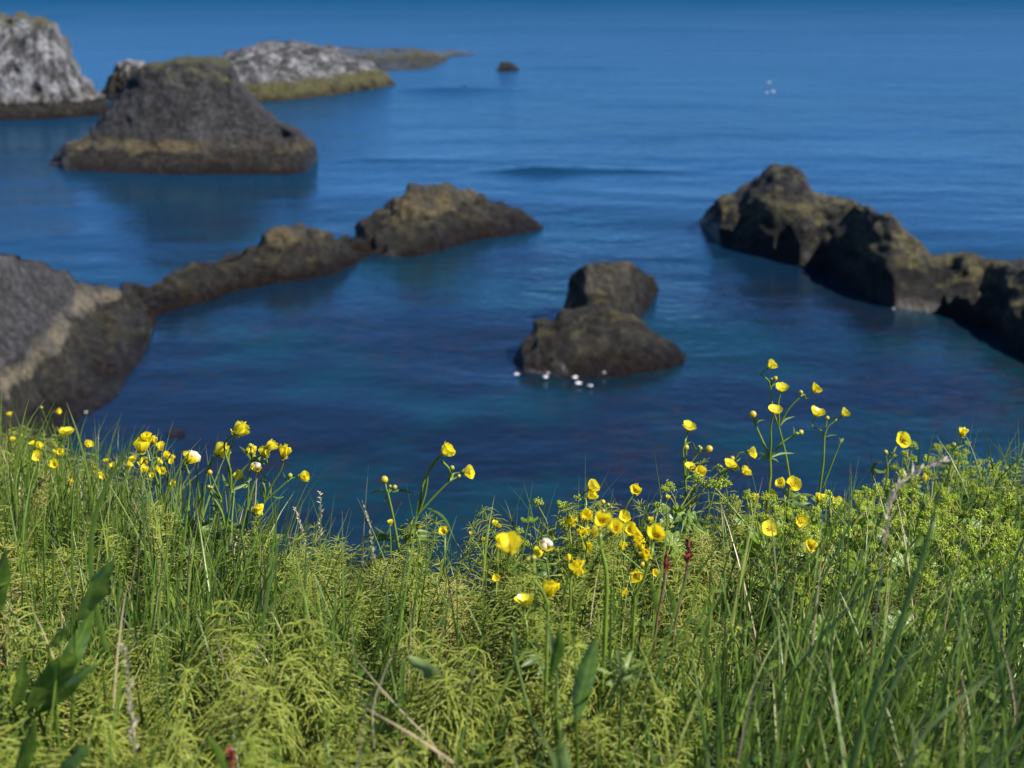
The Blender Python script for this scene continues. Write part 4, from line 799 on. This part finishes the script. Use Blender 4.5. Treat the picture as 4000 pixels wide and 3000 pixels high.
mantle_at(2690, 1890, 1.85, "lady's mantle sprig clinging to the stem of the butterfly-shaped buttercup")
mantle_at(2870, 1910, 1.85, "lady's mantle sprig in the gap below the leaning buttercup")
mantle_at(3310, 1840, 2.18, "first lady's mantle heads standing against the water left of the patch")
mantle_at(3840, 1770, 2.3, "tallest lady's mantle with a broad head against the water on the far right")
mantle_at(3945, 1810, 2.3, "lady's mantle head at the right margin just over the water line of the slope")

# ---- broad leaves
def broad(m, pts, Y, wpx, tint, Ys=None, K=26, wav=.085):
    Ys = Ys or [Y] * len(pts); P = spline([atY(x, y, q) for (x, y), q in zip(pts, Ys)], K); W = wpx / FPX * Y * 1.05 * np.interp(np.linspace(0, 1, K), [0, .06, .3, .6, .88, 1], [.18, .45, .95, 1, .5, .03])
    t = nrm(np.gradient(P, axis=0)); sd = nrm(np.cross(t, np.array([.35, .9, -.3]) + rng.normal(0, .45, 3))); n_ = np.cross(sd, t); c = np.linspace(-1, 1, 9)
    ph = rng.uniform(0, 6); V = P[:, None, :] + sd[:, None, :] * (W[:, None] * .5 * c[None])[..., None] + n_[:, None, :] * (W[:, None] * (.16 * c[None] ** 2 + wav * np.sin(c[None] * 2 + np.arange(K)[:, None] * .6 + ph) * np.abs(c[None])))[..., None]
    m.add(V, gridfaces(K, 9), np.clip(tint + .16 * np.sin(np.arange(K)[:, None] * 1.9 - np.abs(c[None]) * 4) + .5 * (np.abs(c[None]) < .1), 0, 1).ravel(), np.repeat(np.linspace(0, 1, K), 9))
def leaf_plant(name, label, cat, Y, base, leaves, mat):
    p = atY(*base, Y); g0 = np.array([p[0], Y, float(ground_z(p[0], Y)) - .01]); root = empty(name, g0); tag(root, label, cat, 'broad-leaved plants in the turf')
    for L in leaves:
        m = MB(); broad(m, L[0], Y, L[1], L[2], L[3] if len(L) > 3 else None); q = atY(*L[0][0], (L[3][0] if len(L) > 3 else Y))
        V, F, a = tubes(np.array([[g0, (g0 + q) / 2 + [0, 0, .01], q]]), np.array([[.0022, .0018, .0014]]), 6); m.add(V, F, .5, a)
        o = m.obj('leaf', mat, root); o.data.transform(Matrix.Translation(-root.location))
leaf_plant('dock_plant', 'dark green dock with long upright leaves among drooping horsetails in the left corner', 'dock', .93, (190, 2760), [
    ([(300, 2420), (350, 2330), (400, 2250), (446, 2195)], 112, .75, [.97, .96, .95, .94]), ([(110, 2770), (190, 2680), (250, 2600), (294, 2556)], 112, .62, [.93, .91, .9, .88]), ([(150, 2780), (250, 2620), (320, 2480), (366, 2374)], 92, .15, [.95, .97, .99, 1.0]),
    ([(150, 2780), (260, 2680), (350, 2610), (425, 2572)], 84, .1, [.93, .92, .92, .93]), ([(50, 2770), (75, 2680), (85, 2610), (95, 2555)], 74, .4, [.92, .9, .88, .87]), ([(190, 2520), (225, 2490), (255, 2460), (280, 2430)], 58, .5, [.92, .91, .9, .9])], M_DOCK)
leaf_plant('dock_plant', 'dock cut off by the left margin with one dark curled leaf tip showing', 'dock', .98, (-30, 2420), [([(-40, 2420), (-15, 2320), (5, 2230), (22, 2150)], 90, .3), ([(-60, 2400), (-30, 2330), (0, 2280), (40, 2270)], 60, .5)], M_DOCK)
leaf_plant('dock_plant', 'deeply shaded dock leaves at the bottom of the left corner', 'dock', .76, (230, 3010), [([(200, 3060), (260, 2990), (310, 2940), (350, 2915)], 110, .1), ([(60, 3060), (90, 2960), (120, 2880), (135, 2820)], 80, .3)], M_DOCK)
leaf_plant('plantain', 'broad pale leaf folded like a shell in front of the horsetails', 'broad leaf plant', .98, (1740, 2700), [([(1735, 2670), (1690, 2640), (1640, 2600), (1585, 2565)], 78, 1.0, [1.0, .98, .96, .95])], M_PALE)
leaf_plant('plantain', 'bright tongue-shaped leaf standing out at the bottom below the lowest buttercups', 'broad leaf plant', .70, (2190, 3020), [([(2175, 3060), (2150, 2960), (2110, 2870), (2075, 2805)], 100, .6, [.72, .70, .69, .69]), ([(2200, 3060), (2195, 2990), (2190, 2940), (2185, 2895)], 70, .3)], M_PALE)
leaf_plant('plantain', 'twisted silvery-edged leaf under the lowest fringed buttercup', 'broad leaf plant', .95, (2180, 2640), [([(2175, 2640), (2160, 2570), (2150, 2500), (2140, 2440)], 44, .9), ([(2010, 2560), (2012, 2510), (2005, 2470), (1996, 2430)], 40, .4)], M_PALE)
leaf_plant('dock_plant', 'dark upright dock leaf with a lit rim rising below the ragged orange buttercup', 'dock', .84, (2290, 2880), [([(2250, 2810), (2270, 2700), (2300, 2590), (2330, 2490)], 88, .12, [.84, .85, .86, .87]), ([(2150, 2640), (2175, 2560), (2185, 2500), (2180, 2455)], 50, .12)], M_DOCK)
leaf_plant('silverweed', 'patch of bluish silvery toothed leaves in the lower middle of the turf', 'broad leaf plant', .92, (2430, 2640), [([(2430, 2650), (2430 + dx * .35, 2650 + dy * .4), (2430 + dx * .7, 2650 + dy * .75), (2430 + dx, 2650 + dy)], 22, .7, [.92, .92, .92 - dd, .92 - 2 * dd]) for dx, dy, dd in ((-110, -40, .02), (-75, -95, 0), (-20, -125, .01), (40, -110, -.01), (95, -70, .02), (120, -15, .03), (-60, 20, .05), (50, 25, .05))], M_PALE)

# ---- sorrel
def sorrel(label, Y, path, wpx, dark=0.0):
    p = [atY(x, y, Y) for x, y in path]; g0 = np.array([p[0][0], Y, float(ground_z(p[0][0], Y)) - .005]); root = empty('sorrel', g0); tag(root, label, 'sorrel', 'red sorrel stalks')
    m = MB(); P = spline([g0] + p, 16); V, F, a = tubes(P[None], np.linspace(.0022, .0013, 16)[None], 6); m.add(V, F, .4, a); o = m.obj('stem', M_RSTM, root); o.data.transform(Matrix.Translation(-root.location))
    m = MB(); top, bot = p[-1], p[-2]; w = wpx / FPX * Y
    for k in range(34):
        s = rng.uniform(0, 1) ** .9; c = bot + (top - bot) * s + rng.normal(0, 1, 3) * w * .22 * (1.15 - s); d = nrm(np.array([rng.normal(0, .5), rng.normal(0, .5), 1.0])); q = np.array([c, c + d * w * .35, c + d * w * .7]); V, F, a = ribbons(q[None], np.array([[.2, .45, .04]]) * w, nrm(np.cross(d, rng.normal(size=3)))[None], .4); m.add(V, F, np.clip(rng.uniform(.2, 1) - dark, 0, 1), a)
    o = m.obj('flower_spike', M_RED, root); o.data.transform(Matrix.Translation(-root.location))
    m = MB(); lance(m, [p[0], p[0] + np.array([-.006, -.004, .03]), p[0] + np.array([-.012, -.01, .05])], .008, .6); o = m.obj('leaf', M_DOCK, root); o.data.transform(Matrix.Translation(-root.location))
sorrel('bright red sorrel spike rising right of the crowded buttercups', 1.25, [(2640, 2420), (2668, 2300), (2685, 2205), (2690, 2105)], 36)
sorrel('dark wine-red sorrel bud beside the brighter red spike', 1.2, [(2570, 2400), (2590, 2300), (2598, 2250), (2602, 2178)], 38, .45)
sorrel('tiny blurred red sorrel tip low at the bottom left', .76, [(905, 3060), (908, 3000), (910, 2980), (900, 2945)], 50, .1)

# ---- single blades and stalks that stand out
def blade(label, Y, path, wpx, mat=None, tint=.4, Ys=None, name='grass_stalk', cat='grass', group='single blades standing out of the turf', plume=0, big=1):
    pts = [atY(x, y, (Ys[i] if Ys else Y)) for i, (x, y) in enumerate(path)]; g0 = np.array([pts[0][0], pts[0][1], float(ground_z(pts[0][0], pts[0][1])) - .005])
    full = ([g0] if pts[0][2] > g0[2] + .02 else []) + pts; c = pts[0]; K = 18; P = spline(full, K); m = MB(); t = P[-1] - P[0]; sdv = nrm(np.cross(t, P.mean(0) - CAM)); w = wpx / FPX * Y * 1.05
    V, F, a = ribbons(P[None], (w * np.interp(np.linspace(0, 1, K), [0, .3, .8, 1], [.8, 1, .75, .1]))[None], sdv[None], .35); m.add(V, F, tint, a)
    if not plume:
        o = m.obj(name, mat or M_GRASS, None, origin=g0); tag(o, label, cat, group); return
    root = empty(name, g0); tag(root, label, cat, group); o = m.obj('stem', mat or M_GRASS, root); o.data.transform(Matrix.Translation(-root.location))
    m = MB(); n0 = int(K * (1 - plume))
    for j in range(90):
        s = rng.uniform(n0, K - 1.01); i = int(s); c = P[i] + (P[i + 1] - P[i]) * (s - i); d = nrm(nrm(P[i + 1] - P[i]) * 1.1 + rng.normal(0, .45, 3)); l = big * rng.uniform(.004, .009) * (1.2 - .5 * (s - n0) / (K - n0)); q = np.array([c, c + d * l * .5, c + d * l]); V, F, a = ribbons(q[None], big * np.array([[.0006, .0016, .0002]]), nrm(np.cross(d, rng.normal(size=3)))[None], .4); m.add(V, F, rng.uniform(0, 1), a)
    o = m.obj('seed_head', M_SEED, root); o.data.transform(Matrix.Translation(-root.location))
bl = blade
bl('rust-tipped blade leftmost of three crossing in front of the grey outcrop', 1.95, [(60, 1850), (82, 1690), (98, 1610), (114, 1558)], 11, tint=.62)
bl('long rust-tipped blade bowing right in front of the grey outcrop', 1.9, [(60, 1850), (85, 1720), (130, 1620), (178, 1558)], 11, tint=.62)
bl('straight pale-edged blade slanting right in front of the outcrop', 1.95, [(110, 1850), (140, 1720), (180, 1635), (215, 1566)], 8, tint=.5)
bl('tall blade leaning left with a rust tip over the dark pool shore', 1.9, [(345, 1860), (315, 1735), (285, 1640), (259, 1570)], 11, tint=.62)
bl('blurred upright blade between the leaning left one and the pair of flowers', 2.4, [(238, 1780), (245, 1700), (252, 1640), (258, 1604)], 12, tint=.3)
bl('wide out-of-focus blade sweeping right in front of the left crowd of buttercups', 1.1, [(400, 1930), (450, 1830), (510, 1740), (568, 1658)], 24, tint=.3)
bl('thin brown-tipped blade behind the sharp buttercup bowl', 1.8, [(585, 1860), (598, 1780), (610, 1720), (622, 1672)], 8, tint=.75)
bl('rust-tipped blade leaning over the half-withered buttercup', 1.66, [(640, 1980), (690, 1850), (735, 1770), (787, 1711)], 9, tint=.66)
bl('slim green blade passing behind the turned-back buttercup', 1.72, [(770, 2000), (805, 1880), (830, 1790), (853, 1697)], 8, tint=.3)
bl('short green blade upright left of the turned-back buttercup', 1.72, [(768, 1900), (772, 1840), (776, 1790), (780, 1738)], 8, tint=.3)
bl('green blade rising alone over the water right of the left group', 1.7, [(1262, 2080), (1245, 2030), (1228, 1980), (1212, 1934)], 6, tint=.4)
bl('long dark blade slanting left over the water near the middle edge', 1.7, [(2030, 2100), (2000, 2040), (1970, 1990), (1937, 1954)], 9, tint=.15)
bl('brown dry blade crossing the dark slanting one', 1.7, [(2010, 2080), (1995, 2020), (1985, 1985), (1971, 1950)], 6, M_STRAW, 0)
bl('pair-left thin blade upright before the water left of the stacked flowers', 1.72, [(2118, 2060), (2122, 2010), (2130, 1970), (2137, 1936)], 6, tint=.3)
bl('stout short blade upright before the water close to the stacked flowers', 1.68, [(2268, 2060), (2262, 2010), (2256, 1980), (2252, 1952)], 10, tint=.3)
bl('single straight blade on the skyline above the bent plume', 2.2, [(3588, 1860), (3590, 1800), (3592, 1740), (3594, 1678)], 8, tint=.25)
bl('red-brown tipped thin blade slanting left at the far right over the water', 2.3, [(3932, 1800), (3905, 1760), (3878, 1730), (3850, 1698)], 6, tint=.8)
bl('green blade left of two twins over the water by the alone-standing buttercup', 2.25, [(3415, 1860), (3408, 1810), (3400, 1760), (3391, 1720)], 8, tint=.2)
bl('thick pale dry stalk lying aslant across the bottom middle', .84, [(1820, 3020), (1700, 2930), (1560, 2840), (1425, 2765)], 17, M_STRAW, .15)
bl('thin pale dry stalk lying above the thick one', .92, [(1700, 2920), (1580, 2790), (1480, 2680), (1390, 2570)], 9, M_STRAW, .6)
bl('bent greyish stalk kinked over the thin dry one', .90, [(1465, 2960), (1462, 2740), (1490, 2660), (1545, 2525)], 9, M_STRAW, .9)
bl('pale straw-coloured blade crossing diagonally near the lower right corner', .80, [(3640, 2830), (3740, 2740), (3830, 2670), (3930, 2585)], 24, M_PALE, .9)
bl('lit pale-green blade stub slanting in the right-hand grass', .82, [(3440, 2800), (3520, 2610), (3580, 2520), (3650, 2395)], 26, M_PALE, .6)
bl('tall out-of-focus grey-green stalk curving through the right-hand grass', .78, [(3350, 2900), (3520, 2420), (3610, 2150), (3660, 1960), (3690, 1800)], 34, M_PALE, .2)
bl('grey-green curving blade at the right reaching down to the corner', .85, [(3920, 2720), (3880, 2500), (3830, 2330), (3760, 2150)], 24, M_PALE, .1)
bl('pale drooping plume bent over the lime-green patch', 1.05, [(3440, 2250), (3470, 2030), (3510, 1890), (3590, 1835), (3690, 1798)], 7, M_STRAW, .4, name='grass_plume', cat='grass plume', group='grass plumes', plume=.30, big=1.35)
bl('silver seed plume upright on the turf edge between the left and middle buttercups', 1.68, [(1250, 2120), (1252, 2040), (1254, 1980), (1250, 1920)], 7, name='grass_plume', cat='grass plume', group='grass plumes', plume=.45)
bl('purplish seed plume left of the tall forked buttercup', 1.66, [(1455, 2130), (1445, 2060), (1430, 2000), (1415, 1962)], 6, name='grass_plume', cat='grass plume', group='grass plumes', plume=.5)
bl('small lilac seed plume leaning left under the sideways flower', 1.66, [(1185, 2110), (1175, 2060), (1165, 2020), (1152, 1985)], 6, name='grass_plume', cat='grass plume', group='grass plumes', plume=.5)
bl('blurred seed plume in the lower left grass before the dock leaves', .85, [(505, 2700), (500, 2620), (492, 2560), (478, 2515)], 10, name='grass_plume', cat='grass plume', group='grass plumes', plume=.5)
